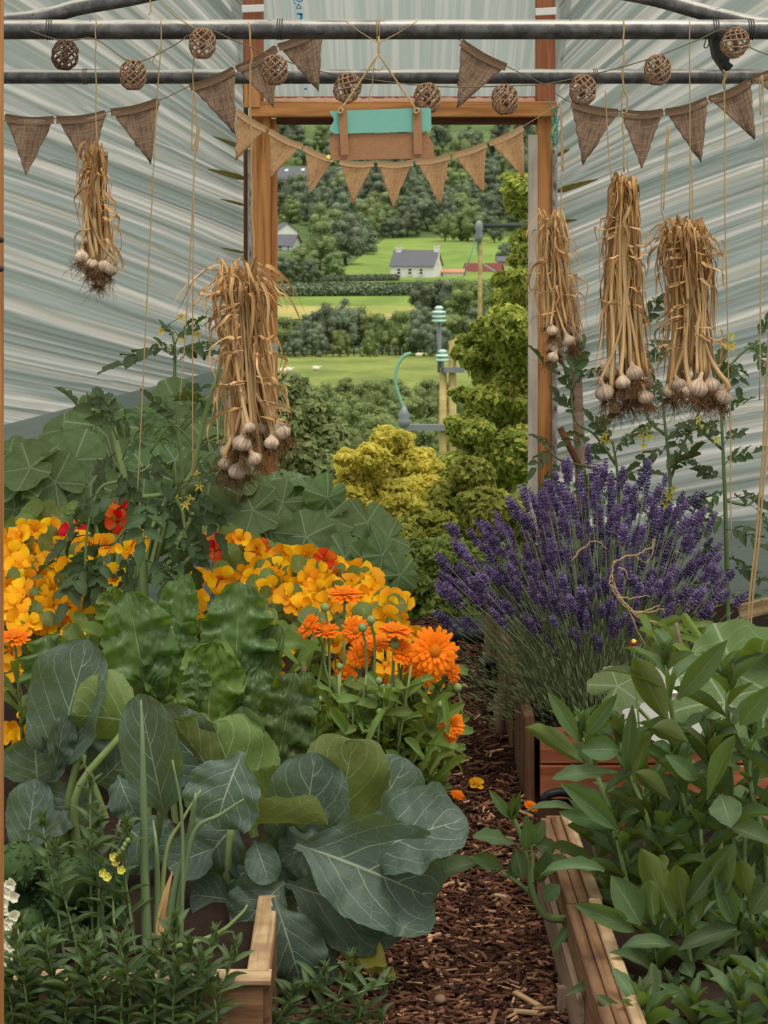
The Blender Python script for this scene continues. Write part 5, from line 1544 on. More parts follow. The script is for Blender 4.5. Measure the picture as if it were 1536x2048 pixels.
nasturtium('orange nasturtium massed along the left edge, under the tomato plant', (110, 1420), 5.45,
           [(8, 1090), (60, 1055), (140, 1065), (170, 1110), (150, 1150), (180, 1180), (160, 1250), (95, 1270), (8, 1230)], 76, 17,
           [(10, 1040), (150, 1000), (190, 1100), (170, 1280), (10, 1340)], 60, fl2=((140, 1262), (150, 1275), (20, 1300), (30, 1340), (45, 1475), (30, 1465), (60, 1440), (185, 1090), (200, 1160), (265, 1090), (255, 1105), (275, 1080), (230, 1160), (215, 1095)), red=((148, 1072), (138, 1080), (246, 1012), (236, 1040)))
nasturtium('orange nasturtium bank in the middle of the left bed, behind the marigolds', (600, 1450), 5.5,
           [(490, 1150), (580, 1110), (620, 1130), (720, 1130), (760, 1185), (810, 1215), (790, 1250), (700, 1230), (640, 1215), (560, 1200), (520, 1190)], 62, 18.5,
           [(420, 1050), (600, 1110), (760, 1150), (800, 1240), (620, 1300), (540, 1260), (420, 1140)], 62,
           fl2=((398, 1158), (440, 1155), (430, 1165), (480, 1080), (470, 1088), (517, 1105), (575, 1112), (540, 1250), (550, 1310), (560, 1300), (545, 1345), (395, 1210), (390, 1228), (505, 1160), (610, 1110), (670, 1290), (600, 1225), (770, 1215), (650, 1165), (700, 1150), (620, 1190), (740, 1265), (835, 1272), (745, 1240), (760, 1375), (690, 1335), (735, 1395), (825, 1365), (860, 1380), (770, 1330), (800, 1345), (705, 1300)),
           red=((650, 1120), (660, 1130), (665, 1155), (518, 1102), (425, 1085), (432, 1098)))

# calendula -----------------------------------------------------------
def cal_head(seed):
    r = np.random.default_rng(seed)
    m = MB()
    for ring, (n, R0, t0) in enumerate(((20, .5, .12), (18, .42, .35), (14, .32, .6))):
        for k in range(n):
            a = k/n*6.283 + ring*.2 + r.normal(0, .05)
            t = t0 + r.normal(0, .09)
            R = R0*r.uniform(.9, 1.06)
            d = Vector((math.cos(a)*math.cos(t), math.sin(a)*math.cos(t), math.sin(t)))
            sd_ = Vector((-math.sin(a), math.cos(a), 0))
            up = d.cross(sd_)*-1
            vs, uv = [], []
            for j, (f, w_) in enumerate(((.2, .03), (.55, .055), (.85, .055), (.97, .035), (1.0, .01))):
                c = d*R*f - Vector((0, 0, .10*f*f*R0))
                for q in (-1, 0, 1):
                    vs.append(c + sd_*w_*q*(R0/.5) + Vector((0, 0, -.012*abs(q)))); uv.append(((q+1)/2, f))
            m.add(vs, [(j*3+q, j*3+q+1, (j+1)*3+q+1, (j+1)*3+q) for j in range(4) for q in range(2)], uv)
    return m.mesh('ray_petals', M['cal_petal'])
CAL = [cal_head(i) for i in range(3)]
cc = MB(); cc.lathe([(.02, -.02), (.12, 0), (.15, .05), (.11, .12), (.03, .14)], 12)
CENT = cc.mesh('centre', M['cal_centre'])
cx_ = MB(); cx_.lathe([(.02, -.22), (.08, -.2), (.2, -.1), (.24, 0), (.18, .03)], 12)
CALYX = cx_.mesh('calyx', M['stem'])
def cal_flower(parent, c, n, d):
    R = disc_M(c, n, d)
    fo = inst('flower', CAL[int(rng.integers(3))], parent, R)
    inst('centre', CENT, fo, R); inst('calyx', CALYX, fo, R)
Yc = 5.02
cl_ = empty('calendula_plant', P(740, 1640, Yc), 'marigold clump with double orange flowers beside the path', 'marigold')
heads = [((650, 1262), (0, -.35, 1), .082, .0), ((690, 1190), (.05, -.25, 1), .10, .15), ((790, 1264), (.1, -.25, 1), .10, .0), ((868, 1302), (.25, -1, .25), .125, -.05), ((852, 1335), (.2, -1, .4), .10, 0), ((618, 1253), (-.8, -.5, .6), .075, .0),
         ((712, 1262), (0, -.9, .4), .08, .08), ((752, 1287), (.1, -.5, .8), .07, .05), ((810, 1305), (.2, -.6, .8), .085, .0), ((905, 1448), (.5, -.9, .5), .07, -.1), ((895, 1465), (.3, -.9, .2), .065, -.1), ((905, 1345), (.8, -.6, .3), .06, 0),
         ((690, 1350), (-.2, -.9, .3), .06, .05), ((720, 1310), (0, -.9, .3), .07, .05), ((830, 1330), (.3, -.8, .3), .07, .05)]
for (c, n, d, dY) in heads:
    p = P(*c, Yc+dY)
    cal_flower(cl_, p, n, d)
    nn = Vector(n).normalized()
    bx_ = 640 + (c[0]-600)*.75 + U(-15, 15)
    b = P(bx_, 1600, Yc+.05)
    stemtube(cl_, [p - nn*.02, p - nn*.05 + Vector((0, 0, -.05)), p.lerp(b, .5)+Vector((U(-.02, .02), 0, 0)), b], .0032, .0055, 'stem')
def lying(kind, parent, root, n, zr, lr, wr, spread, droop=.2, face=-.5):
    """leaves spread along a stem given as a list of points"""
    for k in range(n):
        t = U(zr[0], zr[1])
        q = t*(len(root)-1); i = min(int(q), len(root)-2)
        b = root[i].lerp(root[i+1], q-i)
        a = U(0, 6.28)
        d = Vector((math.cos(a)*spread, math.sin(a)*spread, U(-droop, 1.0)))
        d.normalize()
        L = U(*lr)
        leaf(kind, parent, b, b+d*L, U(*wr), Vector((0, face, 1))+rvec(.2))
for k in range(34):
    x0 = U(640, 890); x1 = x0 + U(-30, 35)
    b = P(x0*.8+140, 1620, Yc+U(-.1, .1)); t = P(x1, U(1330, 1440), Yc+U(-.15, .12))
    st = smooth_pts([b, b.lerp(t, .5)+rvec(.015), t], 4)
    stemtube(cl_, [b, b.lerp(t, .5), t], .0045, .003, 'stem', n=5, k=2)
    lying('calendula', cl_, st, 8, (.15, 1), (.06, .12), (.018, .034), .8, .3, -.7)
    if rng.random() < .4:
        mb = MB(); mb.lathe([(.002, -.009), (.008, -.005), (.0095, .002), (.006, .008), (.002, .01)], 9, Matrix.Translation(t)); mb.build('bud', M['stem'], cl_)
for (x, y) in ((650, 1215), (725, 1255), (742, 1240), (790, 1290), (915, 1375)):
    t = P(x, y, Yc); mb = MB(); mb.lathe([(.003, -.011), (.010, -.007), (.012, .002), (.008, .009), (.003, .011)], 10, Matrix.Translation(t)); mb.build('bud', M['stem'], cl_)
    stemtube(cl_, [t, t+Vector((.01, .02, -.1)), P(x*.8+140, 1560, Yc)], .003, .004, 'stem', n=5)
c2 = empty('calendula_plant', P(30, 1440, 5.0), 'marigold with one orange flower head at the left edge', 'marigold')
cal_flower(c2, P(28, 1275, 5.0), (.1, -.3, 1), .085); stemtube(c2, [P(28, 1280, 5.0), P(35, 1340, 5.02), P(45, 1480, 5.05)], .003, .005)
lying('calendula', c2, [P(45, 1480, 5.05), P(30, 1330, 5)], 12, (.1, .9), (.06, .1), (.02, .03), .9)
for (x, y, k, lb2) in ((952, 1573, 'nas_petal', 'yellow-orange flower dropped in the middle of the path'), (915, 1590, 'cal_petal', 'withered orange flower lying on the path edge under the marigolds'), (1062, 1612, 'cal_petal', 'small orange petal cluster on the chips beside the right bed')):
    Y = 1.65*F/(y-VY)*.985
    e = empty('fallen_flower', P(x, y, Y), lb2, 'flower')
    if k == 'nas_petal': nas_flower(e, P(x, y, Y), (.2, -.5, 1), .05, k)
    else: cal_flower(e, P(x, y, Y), (.3, -.4, 1), .045)

# tomatoes ------------------------------------------------------------
def comp_leaf(seed):
    """compound tomato leaf, rachis along +Y, length 1"""
    r = np.random.default_rng(seed)
    m = MB()
    pts = [Vector((0, t, .16*math.sin(t*3.0)-.25*t*t)) for t in np.linspace(0, 1, 7)]
    m.tube(pts, lambda f: .014*(1-.6*f), 5)
    def at(t): return Vector((.02*math.sin(t*9), t, .16*math.sin(t*3.0)-.25*t*t))
    for (t, sd_, L) in ((.26, -1, .32), (.3, 1, .34), (.42, 1, .14), (.5, -1, .48), (.55, 1, .5), (.66, -1, .15), (.76, -1, .48), (.8, 1, .46), (.96, 0, .58)):
        b = at(t)
        d = Vector((sd_*1.0, .55 if sd_ else 1.0, -.28+r.normal(0, .15))).normalized()
        lm = leaf_unit(pw([0, .08, .2, .3, .38, .5, .58, .7, .8, .9, 1], [.1, .3, .8, .96, .8, .98, .76, .72, .45, .3, .03]), bend=r.uniform(.5, 1.4), cup=r.uniform(.2, .5), ruf=.05, rn=4, nu=4, nv=10, seed=int(r.integers(999)), jag=.09)
        Fm = frame(b, b+d*L, L*r.uniform(.56, .75), Vector((0, 0, 1))+Vector(r.normal(0, .25, 3)))
        m.add([Fm @ Vector(v) for v in lm.v], lm.f, lm.uv)
    return m.mesh('leaf', M['tomato'])
LF['tomato'] = [comp_leaf(i) for i in range(6)]
def tleaf(parent, b, t, Y, wide=1.0, hint=(0, -.5, 1), dY=None):
    b_, t_ = P(*b, Y), P(*t, Y + (U(-.08, .06) if dY is None else dY))
    L = (t_-b_).length
    inst('leaf', LF['tomato'][int(rng.integers(6))], parent, frame(b_, t_, L*wide, Vector(hint)+rvec(.2)))
def truss(parent, px, Y, n=4, m='yel_petal'):
    c = P(*px, Y)
    for k in range(n):
        p = c + rvec(.022)
        mb = MB()
        for j in range(5):
            a = j*1.2566 + U(0, .5)
            d = Vector((math.cos(a), U(-.5, .2), math.sin(a)))*.014
            ribbon(mb, [p, p+d*.6, p+d+Vector((0, 0, -.004))], .006, d.cross(Vector((0, 1, .1))), 0, 2, .1)
        mb.build('flower', M[m], parent)
        stemtube(parent, [c+Vector((0, .01, .015)), p], .0012, .001, 'stem_dark', 'flower_stalk', 4, 2)
Yt = 5.25
te = empty('tomato_plant', P(290, 1480, Yt), 'tall dark tomato plant tied to the slanting twine, front of the left squash', 'tomato')
stemtube(te, [P(295, 1480, Yt+.05), P(290, 1230, Yt), P(284, 1110, Yt), P(265, 1010, Yt), P(243, 930, Yt), P(230, 870, Yt), P(225, 830, Yt)], .0135, .006, 'stem')
stemtube(te, [P(262, 995, Yt), P(300, 992, Yt), P(338, 990, Yt), P(362, 1015, Yt), P(370, 1060, Yt)], .007, .004, 'stem')
stemtube(te, [P(338, 992, Yt), P(380, 955, Yt), P(395, 900, Yt), P(413, 820, Yt), P(438, 740, Yt), P(445, 690, Yt)], .008, .005, 'stem')
stemtube(te, [P(262, 970, Yt), P(225, 965, Yt), P(195, 985, Yt), P(175, 1060, Yt), P(170, 1140, Yt)], .005, .003, 'stem_dark')
stemtube(te, [P(284, 1090, Yt), P(258, 1055, Yt), P(225, 1090, Yt)], .005, .003, 'stem_dark')
stemtube(te, [P(395, 900, Yt), P(345, 850, Yt), P(300, 905, Yt)], .004, .003, 'stem_dark')
for b, t in (((235, 880), (165, 800)), ((230, 850), (205, 790)), ((240, 900), (190, 960)), ((245, 920), (300, 860)), ((245, 930), (262, 1000)), ((232, 860), (285, 830)), ((262, 990), (180, 1010)), ((200, 985), (140, 1060)), ((175, 1060), (160, 1180)), ((172, 1110), (205, 1200)),
             ((225, 1090), (150, 1120)), ((300, 992), (285, 1080)), ((338, 990), (400, 1060)), ((370, 1050), (390, 1140)), ((362, 1015), (440, 1010)), ((380, 955), (450, 960)), ((395, 900), (440, 880)), ((345, 860), (290, 830)), ((300, 905), (330, 960)), ((290, 1120), (350, 1180)), ((288, 1150), (230, 1200)),
             ((290, 1180), (360, 1120)), ((413, 820), (370, 790)), ((425, 780), (470, 770)), ((310, 1000), (350, 1080)), ((285, 1100), (240, 1160)), ((250, 960), (310, 940)), ((262, 1000), (330, 1030)), ((345, 1080), (400, 1110)), ((180, 1070), (100, 1110)), ((290, 1190), (300, 1260)), ((292, 1240), (350, 1250)),
             ((175, 1130), (130, 1200)), ((220, 1100), (190, 1170)), ((440, 700), (500, 640)), ((380, 960), (340, 1000)), ((395, 990), (440, 1060))):
    tleaf(te, b, t, Yt + U(-.05, .08), U(.75, 1.05))
truss(te, (375, 1000), Yt, 3); truss(te, (398, 940), Yt, 2)
t2 = empty('tomato_plant', P(372, 1350, 5.6), 'slender tomato plant whose top stands against the pale left film', 'tomato')
stemtube(t2, [P(372, 1350, 5.6), P(368, 1000, 5.6), P(358, 870, 5.6), P(350, 760, 5.6), P(350, 700, 5.6), P(345, 668, 5.6)], .008, .003, 'stem_dark')
for b, t in (((350, 700), (245, 715)), ((350, 690), (400, 640)), ((348, 680), (330, 650)), ((352, 705), (410, 700)), ((352, 720), (375, 690)), ((352, 730), (330, 690)), ((356, 850), (310, 800)), ((358, 860), (430, 800)), ((353, 790), (400, 770)), ((360, 720), (430, 690)), ((360, 900), (320, 880)), ((366, 960), (420, 920))):
    tleaf(t2, b, t, 5.6, U(.6, .85))
truss(t2, (336, 660), 5.6, 3); truss(t2, (400, 700), 5.6, 2)
for (base, Y, stems, leaves, tr, label) in (
    ((1452, 1290), 6.1, [[(1456, 1290), (1454, 1150), (1450, 1000), (1446, 900), (1443, 820), (1450, 790)], [(1446, 900), (1400, 860), (1380, 840)], [(1448, 1000), (1495, 1010), (1520, 985)]],
     [((1446, 830), (1420, 780)), ((1446, 840), (1480, 800)), ((1444, 870), (1390, 850)), ((1448, 930), (1500, 900)), ((1448, 960), (1400, 940)), ((1450, 1000), (1530, 1000)), ((1450, 1030), (1400, 1060)), ((1452, 1060), (1520, 1080)), ((1453, 1100), (1400, 1110)), ((1454, 1140), (1520, 1150)), ((1454, 1180), (1400, 1170)), ((1455, 1200), (1500, 1190)), ((1500, 1010), (1536, 1050)), ((1446, 890), (1480, 860)), ((1450, 980), (1410, 1010)), ((1380, 845), (1350, 900)), ((1450, 1120), (1490, 1130))],
     [(1400, 870)], 'upright dark tomato plant near the right edge behind the lavender'),
    ((1335, 1270), 6.2, [[(1335, 1270), (1338, 1100), (1340, 960), (1330, 850), (1322, 780)], [(1340, 960), (1375, 870), (1430, 770), (1480, 710), (1520, 680)], [(1330, 870), (1290, 820), (1280, 640)]],
     [((1322, 800), (1290, 740)), ((1328, 850), (1270, 860)), ((1335, 900), (1280, 920)), ((1340, 930), (1400, 930)), ((1340, 980), (1290, 1000)), ((1340, 1000), (1400, 1010)), ((1430, 770), (1400, 720)), ((1480, 710), (1536, 690)), ((1500, 700), (1540, 740)), ((1470, 720), (1480, 770)), ((1520, 680), (1530, 640)), ((1282, 660), (1310, 610)), ((1284, 690), (1250, 650)), ((1284, 740), (1320, 700)), ((1285, 790), (1330, 790)), ((1340, 960), (1380, 900)), ((1345, 890), (1400, 850)), ((1338, 1050), (1290, 1060)), ((1338, 1040), (1390, 1060)), ((1415, 790), (1440, 720)), ((1283, 700), (1330, 680)), ((1290, 610), (1330, 600))],
     [(1452, 690), (1340, 990), (1290, 880)], 'sprawling tomato plant behind the two right garlic bunches, with yellow blossom'),
    ((1240, 1250), 6.4, [[(1240, 1250), (1238, 1050), (1235, 950), (1225, 880)], [(1236, 960), (1180, 935), (1120, 920), (1090, 890)], [(1232, 930), (1190, 870), (1150, 840), (1140, 760)]],
     [((1225, 890), (1190, 840)), ((1230, 910), (1270, 870)), ((1180, 935), (1200, 890)), ((1130, 925), (1090, 960)), ((1100, 900), (1070, 930)), ((1110, 905), (1080, 875)), ((1150, 840), (1120, 790)), ((1142, 770), (1160, 700)), ((1145, 780), (1185, 740)), ((1148, 800), (1100, 720)), ((1235, 960), (1290, 940)), ((1200, 945), (1150, 980)), ((1236, 1000), (1190, 1000)), ((1236, 990), (1280, 1010)), ((1180, 880), (1140, 880)), ((1238, 1050), (1200, 1060)), ((1190, 870), (1215, 830)), ((1150, 930), (1170, 960))],
     [(1212, 875)], 'tomato plant beside the right door post, reaching across its foot')):
    e = empty('tomato_plant', P(*base, Y), label, 'tomato')
    for i, s_ in enumerate(stems): stemtube(e, [P(x, y, Y+.01*i) for x, y in s_], .0085 if i == 0 else .005, .003, 'stem_dark')
    for b, t in leaves: tleaf(e, b, t, Y+U(-.04, .04), U(.65, .9))
    for q in tr: truss(e, q, Y-.03, 5)

# lavender ------------------------------------------------------------
Yv = 5.95
lv = empty('lavender_plant', P(1200, 1440, Yv), 'big purple lavender bush spreading over the far right bed and path', 'lavender')
def spike(seed):
    """flower spike along +Z, length 1"""
    r = np.random.default_rng(seed)
    m = MB()
    n = int(r.integers(6, 9))
    zs = np.linspace(.1, .96, n); zs[0] = -.05 if r.random() < .5 else zs[0]
    for j, z in enumerate(zs):
        R = .13*(1-.55*abs(z-.35)**1.2)
        k = 7 if z < .85 else 4
        for q in range(k):
            a = q/k*6.283 + j*.5
            c = Vector((math.cos(a)*R*.62, math.sin(a)*R*.62, z + r.normal(0, .015)))
            d = Vector((math.cos(a)*.7, math.sin(a)*.7, .7))
            s_ = Vector((-math.sin(a), math.cos(a), 0)); L = R*r.uniform(.75, 1.25)
            u_ = d.cross(s_)
            p = [c - d*L*.4, c + s_*L*.38, c + u_*L*.38, c - s_*L*.38, c - u_*L*.38, c + d*L*.75]
            m.add(p, [(0, 2, 1), (0, 3, 2), (0, 4, 3), (0, 1, 4), (5, 1, 2), (5, 2, 3), (5, 3, 4), (5, 4, 1)])
    m.tube([(0, 0, -.15), (0, 0, 1)], .02, 4)
    return m.mesh('flower_spike', M['lav'])
SPK = [spike(i) for i in range(6)]
LVP = [(885, 1120), (940, 1075), (1000, 1040), (1080, 985), (1130, 955), (1200, 945), (1260, 945), (1340, 985), (1420, 1060), (1445, 1130), (1440, 1200), (1400, 1230), (1300, 1240), (1200, 1260), (1090, 1260), (990, 1240), (900, 1200)]
pts = scatter(LVP, 440, 12.5)
pts = [(x + rng.normal(0, 14), y + rng.normal(0, 22)) for x, y in pts]
stray = [(1068, 1000), (1072, 1015), (890, 1130), (905, 1180), (888, 1240), (925, 1250), (1440, 1170), (1460, 1150), (1480, 1200), (1330, 960), (1245, 950), (1140, 930), (1200, 1290), (1270, 1290), (1100, 1290), (1060, 1250), (1160, 1280)]
pts += stray
sm = MB(); extra = MB()
tops = []
for i, (x, y) in enumerate(pts):
    f = (x-1180)/280
    dY = U(-.28, .32) if y < 1150 else U(-.38, .05)
    t = P(x, y, Yv+dY)
    b = P(1200+f*110+U(-20, 20), 1420+U(-15, 30), Yv+dY*.4)
    L = U(.04, .085)
    d = ((t-b).normalized()*.8 + Vector((f*.5, 0, .35)) + rvec(.1)).normalized()
    c = t - d*L*.5
    R = d.to_track_quat('Z', 'Y').to_matrix().to_4x4()
    wd = U(.08, .125) if rng.random() < .88 else .155
    Mx = Matrix.Translation(c) @ R @ Matrix.Diagonal((wd*.85, wd*.85, L, 1))
    if i < 300 or i >= len(pts)-len(stray): inst('flower_spike', SPK[i % 6], lv, Mx)
    else:
        q = SPK[i % 6]; vv = np.empty(len(q.vertices)*3, dtype=np.float32); q.vertices.foreach_get('co', vv)
        extra.add([Mx @ Vector(p) for p in vv.reshape(-1, 3)], [tuple(p.vertices) for p in q.polygons])
    sm.tube(smooth_pts([b, b.lerp(c, .55) + Vector((f*-.02, 0, .02)), c - d*.01, c], 3), .0014, 3, False)
o = extra.build('flower_spikes', M['lav'], lv, smooth=False); o['kind'] = 'stuff'
o = sm.build('flower_stems', M['lav_stem'], lv); o['kind'] = 'stuff'
lm_ = MB()
for k in range(8500):
    a = rng.normal(0, .45); h = abs(rng.normal(0, .62))
    if abs(a) > 1: continue
    x = 1195 + a*230 + (a*90*h); y = 1440 - h*170 - U(-10, 70)*(1-abs(a)*.4) + 20
    if y < 1070: continue
    c = P(x, y, Yv + U(-.36, .2)*(1-.5*abs(a)))
    d = (Vector((a*1.1, U(-.7, .3), U(.2, 1.2)))).normalized()
    L = U(.018, .036)
    s_ = d.cross(Vector((U(-1, 1), 1, U(-1, 1)))).normalized()*.0021
    lm_.add([c, c+d*L*.5+s_, c+d*L, c+d*L*.5-s_], [(0, 1, 2, 3)])
o = lm_.build('narrow_leaves', M['lav_leaf'], lv, smooth=False); o['kind'] = 'stuff'

# dry garlic rootlets caught on the lavender
m = MB()
Yr_ = 5.45
for p in ([(1145, 1120), (1165, 1095), (1192, 1083), (1215, 1098)], [(1228, 1125), (1245, 1115), (1275, 1108), (1300, 1095), (1308, 1080), (1305, 1110), (1290, 1125), (1275, 1115), (1262, 1108)], [(1228, 1122), (1222, 1150), (1220, 1172), (1240, 1200), (1260, 1225), (1275, 1260), (1290, 1290), (1296, 1305)],
          [(1222, 1168), (1250, 1205), (1275, 1230), (1310, 1245), (1345, 1250)], [(1260, 1222), (1300, 1225), (1325, 1218), (1328, 1228)], [(1275, 1232), (1320, 1250), (1340, 1270), (1345, 1290)], [(1235, 1195), (1260, 1195), (1300, 1192)], [(1235, 1135), (1250, 1140), (1256, 1160)], [(1270, 1228), (1310, 1215), (1320, 1210)],
          [(1224, 1150), (1232, 1180), (1255, 1212), (1285, 1240), (1330, 1246)]):
    m.tube([q + rvec(.0015) for q in smooth_pts([P(x, y, Yr_) for x, y in p], 5)], lambda f: .0026*(1-.65*f), 5)
tag(m.build('dry_root_tangle', plain('pale_rootlets', lin('c2a57c'), .9, .1, .2, 60)), 'curling pale dry rootlets tangled in front of the lavender', 'roots')
st_ = MB(); st_.tube([P(1352, 1246, 5.35), P(1358, 1275, 5.35), P(1368, 1300, 5.35), P(1372, 1420, 5.35)], .006, 7)
tag(st_.build('cut_stump', M['stick']), 'short cut grey stem standing at the end of the pale rootlets', 'stem')

# pots, tools ---------------------------------------------------------
def pot(px, py_top, py_bot, half_top, half_bot, Y, m, label, name='plant_pot', rim=.02):
    s = Y/F
    c = P(px, py_bot, Y); h = (py_bot-py_top)*s
    a, b = half_top*s, half_bot*s
    mb = MB(); mb.lathe([(b*.2, 0), (b, 0), (b+(a-b)*.72, h*.72), (a*1.0, h*.74), (a*1.07, h*.98), (a*1.0, h), (a*.94, h*.95), (b*.9, h*.5), (b*.3, h*.42)], 28, Matrix.Translation(c))
    return tag(mb.build(name, m), label, 'pot')
pot(952, 1248, 1330, 54, 43, 7.75, M['pot'], 'dark grey plastic plant pot at the far end of the path')
pot(985, 1318, 1350, 26, 22, 6.9, M['black'], 'small black pot sunk by the path end under the lavender')
bn = MB()
Yw_ = 5.15
for (z0, z1, k) in ((0, 1, 1),):
    a = [P(1262, 1500, Yw_), P(1490, 1490, Yw_), P(1500, 1385, Yw_), P(1236, 1385, Yw_)]
    bk = [p + Vector((0, .26, 0)) for p in a]
    bn.add(a+bk, [(0, 1, 2, 3), (5, 4, 7, 6), (1, 5, 6, 2), (4, 0, 3, 7), (0, 4, 5, 1)])
    for p, q in ((a[3], a[2]), (bk[3], bk[2]), (a[3], bk[3]), (a[2], bk[2])): bn.tube([p, q], .008, 6)
tag(bn.build('planter_box', M['white'], smooth=False), 'white plastic planter box behind the broad right-hand leaves', 'planter')
mb = MB(); mb.tube([P(1145, 548, 7.3), P(1150, 700, 7.3), P(1160, 930, 7.3), P(1170, 1150, 7.3)], [.018, .021, .021, .021], 9)
tag(mb.build('tool_handle', M['stick']), 'grey wooden tool handle leaning upright against the right film wall', 'tool')
mb = MB(); mb.tube([P(1120, 856, 7.25), P(1135, 885, 7.25), P(1150, 915, 7.25), P(1190, 1010, 7.25)], .012, 8)
tag(mb.build('leaning_stick', M['pine_dark']), 'dark round stick leaning beside the foot of the right door post', 'stick')
m = MB(); m.tube(smooth_pts([P(1085, 1600, 5.4), P(1100, 1588, 5.4), P(1130, 1585, 5.4), P(1180, 1600, 5.35)], 5), .012, 8)
tag(m.build('drip_hose', M['black']), 'black hose lying against the foot of the red-brown board', 'hose')

# broad-leaved strawflowers, right foreground -------------------------
Yf = 4.25
sf = empty('strawflower_plant', P(1330, 1900, Yf), 'tall broad-leaved strawflower clump filling the near right bed', 'strawflower')
def shoot(parent, pts, Y, n, lr, wr, r=.0075, tuft=5, kind='lance', m='stem', t0=.15, upk=.7):
    q = smooth_pts([P(x, y, Y+d) for x, y, d in pts], 5)
    mb = MB(); mb.tube(q, lambda f: r*(1-.45*f), 7); mb.build('stem', M[m], parent)
    a = U(0, 6.28)
    for k in range(n):
        t = t0 + (1-t0)*k/max(1, n-1)
        i = min(int(t*(len(q)-1)), len(q)-2)
        b = q[i].lerp(q[i+1], t*(len(q)-1)-i)
        a += 2.4
        up = upk*(.5+.8*t) + U(-.25, .2)
        d = Vector((math.cos(a), math.sin(a)*.9, up)).normalized()
        L = U(*lr)*(1.0 - .35*max(0, t-.7)/.3)
        leaf(kind, parent, b, b+d*L, U(*wr), Vector((0, -.35, 1))+rvec(.15))
    for k in range(tuft):
        a += 2.4
        d = Vector((math.cos(a)*.45, math.sin(a)*.45, 1)).normalized()
        L = U(*lr)*.5
        leaf(kind, parent, q[-1]-d*.01, q[-1]+d*L, U(*wr)*.6, Vector((-math.cos(a), -math.sin(a), .4)))
for pts, n in (([(1300, 1800, .25), (1290, 1650, .25), (1285, 1560, .25)], 9), ([(1440, 1800, .28), (1440, 1640, .28), (1435, 1500, .28)], 9), ([(1240, 1850, .12), (1200, 1740, .1), (1180, 1650, .08)], 8), ([(1340, 1850, .2), (1350, 1720, .2), (1355, 1620, .2)], 9), ([(1375, 1800, .2), (1362, 1560, .1), (1340, 1400, 0), (1332, 1330, 0)], 8), ([(1470, 1800, .2), (1462, 1560, .1), (1455, 1420, 0), (1455, 1370, 0)], 9), ([(1290, 1850, .1), (1240, 1680, 0), (1190, 1540, 0), (1165, 1475, 0)], 9),
               ([(1330, 1850, .1), (1300, 1660, 0), (1255, 1540, 0), (1238, 1480, 0)], 9), ([(1400, 1850, .15), (1390, 1700, .05), (1365, 1590, 0), (1350, 1520, 0)], 10), ([(1480, 1850, .1), (1470, 1700, 0), (1430, 1560, 0), (1420, 1500, 0)], 10),
               ([(1530, 1850, .1), (1530, 1700, 0), (1500, 1560, 0), (1505, 1470, 0)], 10), ([(1560, 1850, .1), (1560, 1650, 0), (1540, 1500, 0)], 9), ([(1280, 1900, .05), (1250, 1750, 0), (1230, 1660, 0)], 9), ([(1350, 1900, 0), (1330, 1740, 0), (1310, 1620, 0)], 10),
               ([(1420, 1950, 0), (1410, 1800, 0), (1400, 1640, 0)], 10), ([(1500, 1950, 0), (1490, 1800, 0), (1490, 1650, 0)], 10)):
    shoot(sf, pts, Yf, n+3, (.10, .16), (.026, .042))
H1 = [((1337, 1448), (1268, 1314), 66, UND, 0), ((1356, 1398), (1455, 1280), 52, TOP, 0), ((1332, 1381), (1198, 1342), 30, (0, -.6, 1), 2), ((1158, 1485), (1095, 1383), 38, TOP, 0), ((1171, 1472), (1235, 1388), 42, TOP, 3), ((1164, 1525), (1050, 1455), 50, UND, 1),
      ((1235, 1545), (1104, 1557), 42, (0, -.7, 1), 5), ((1235, 1660), (1120, 1566), 48, TOP, 0), ((1376, 1484), (1304, 1456), 62, UND, 3), ((1268, 1566), (1300, 1462), 38, UND, 1), ((1235, 1656), (1117, 1624), 36, TOP, 5), ((1151, 1620), (1052, 1623), 26, (0, -.4, 1), 2),
      ((1240, 1500), (1162, 1500), 60, TOP, 1), ((1480, 1450), (1545, 1370), 50, TOP, 0), ((1440, 1590), (1462, 1655), 72, (0, -1, .2), 5), ((1460, 1655), (1545, 1690), 55, (0, -.8, .8), 1), ((1250, 1540), (1265, 1410), 34, TOP, 0), ((1340, 1600), (1270, 1545), 52, UND, 3), ((1415, 1600), (1470, 1470), 45, UND, 0), ((1390, 1560), (1330, 1510), 40, TOP, 2)]
for (b, t, w_, h, v) in H1: px_leaf('lance', sf, b, t, w_*.94, Yf-.12, h, v, U(-.08, .0))
sf2 = empty('strawflower_plant', P(1360, 2060, 3.95), 'lower strawflower rosettes in the nearest right corner', 'strawflower')
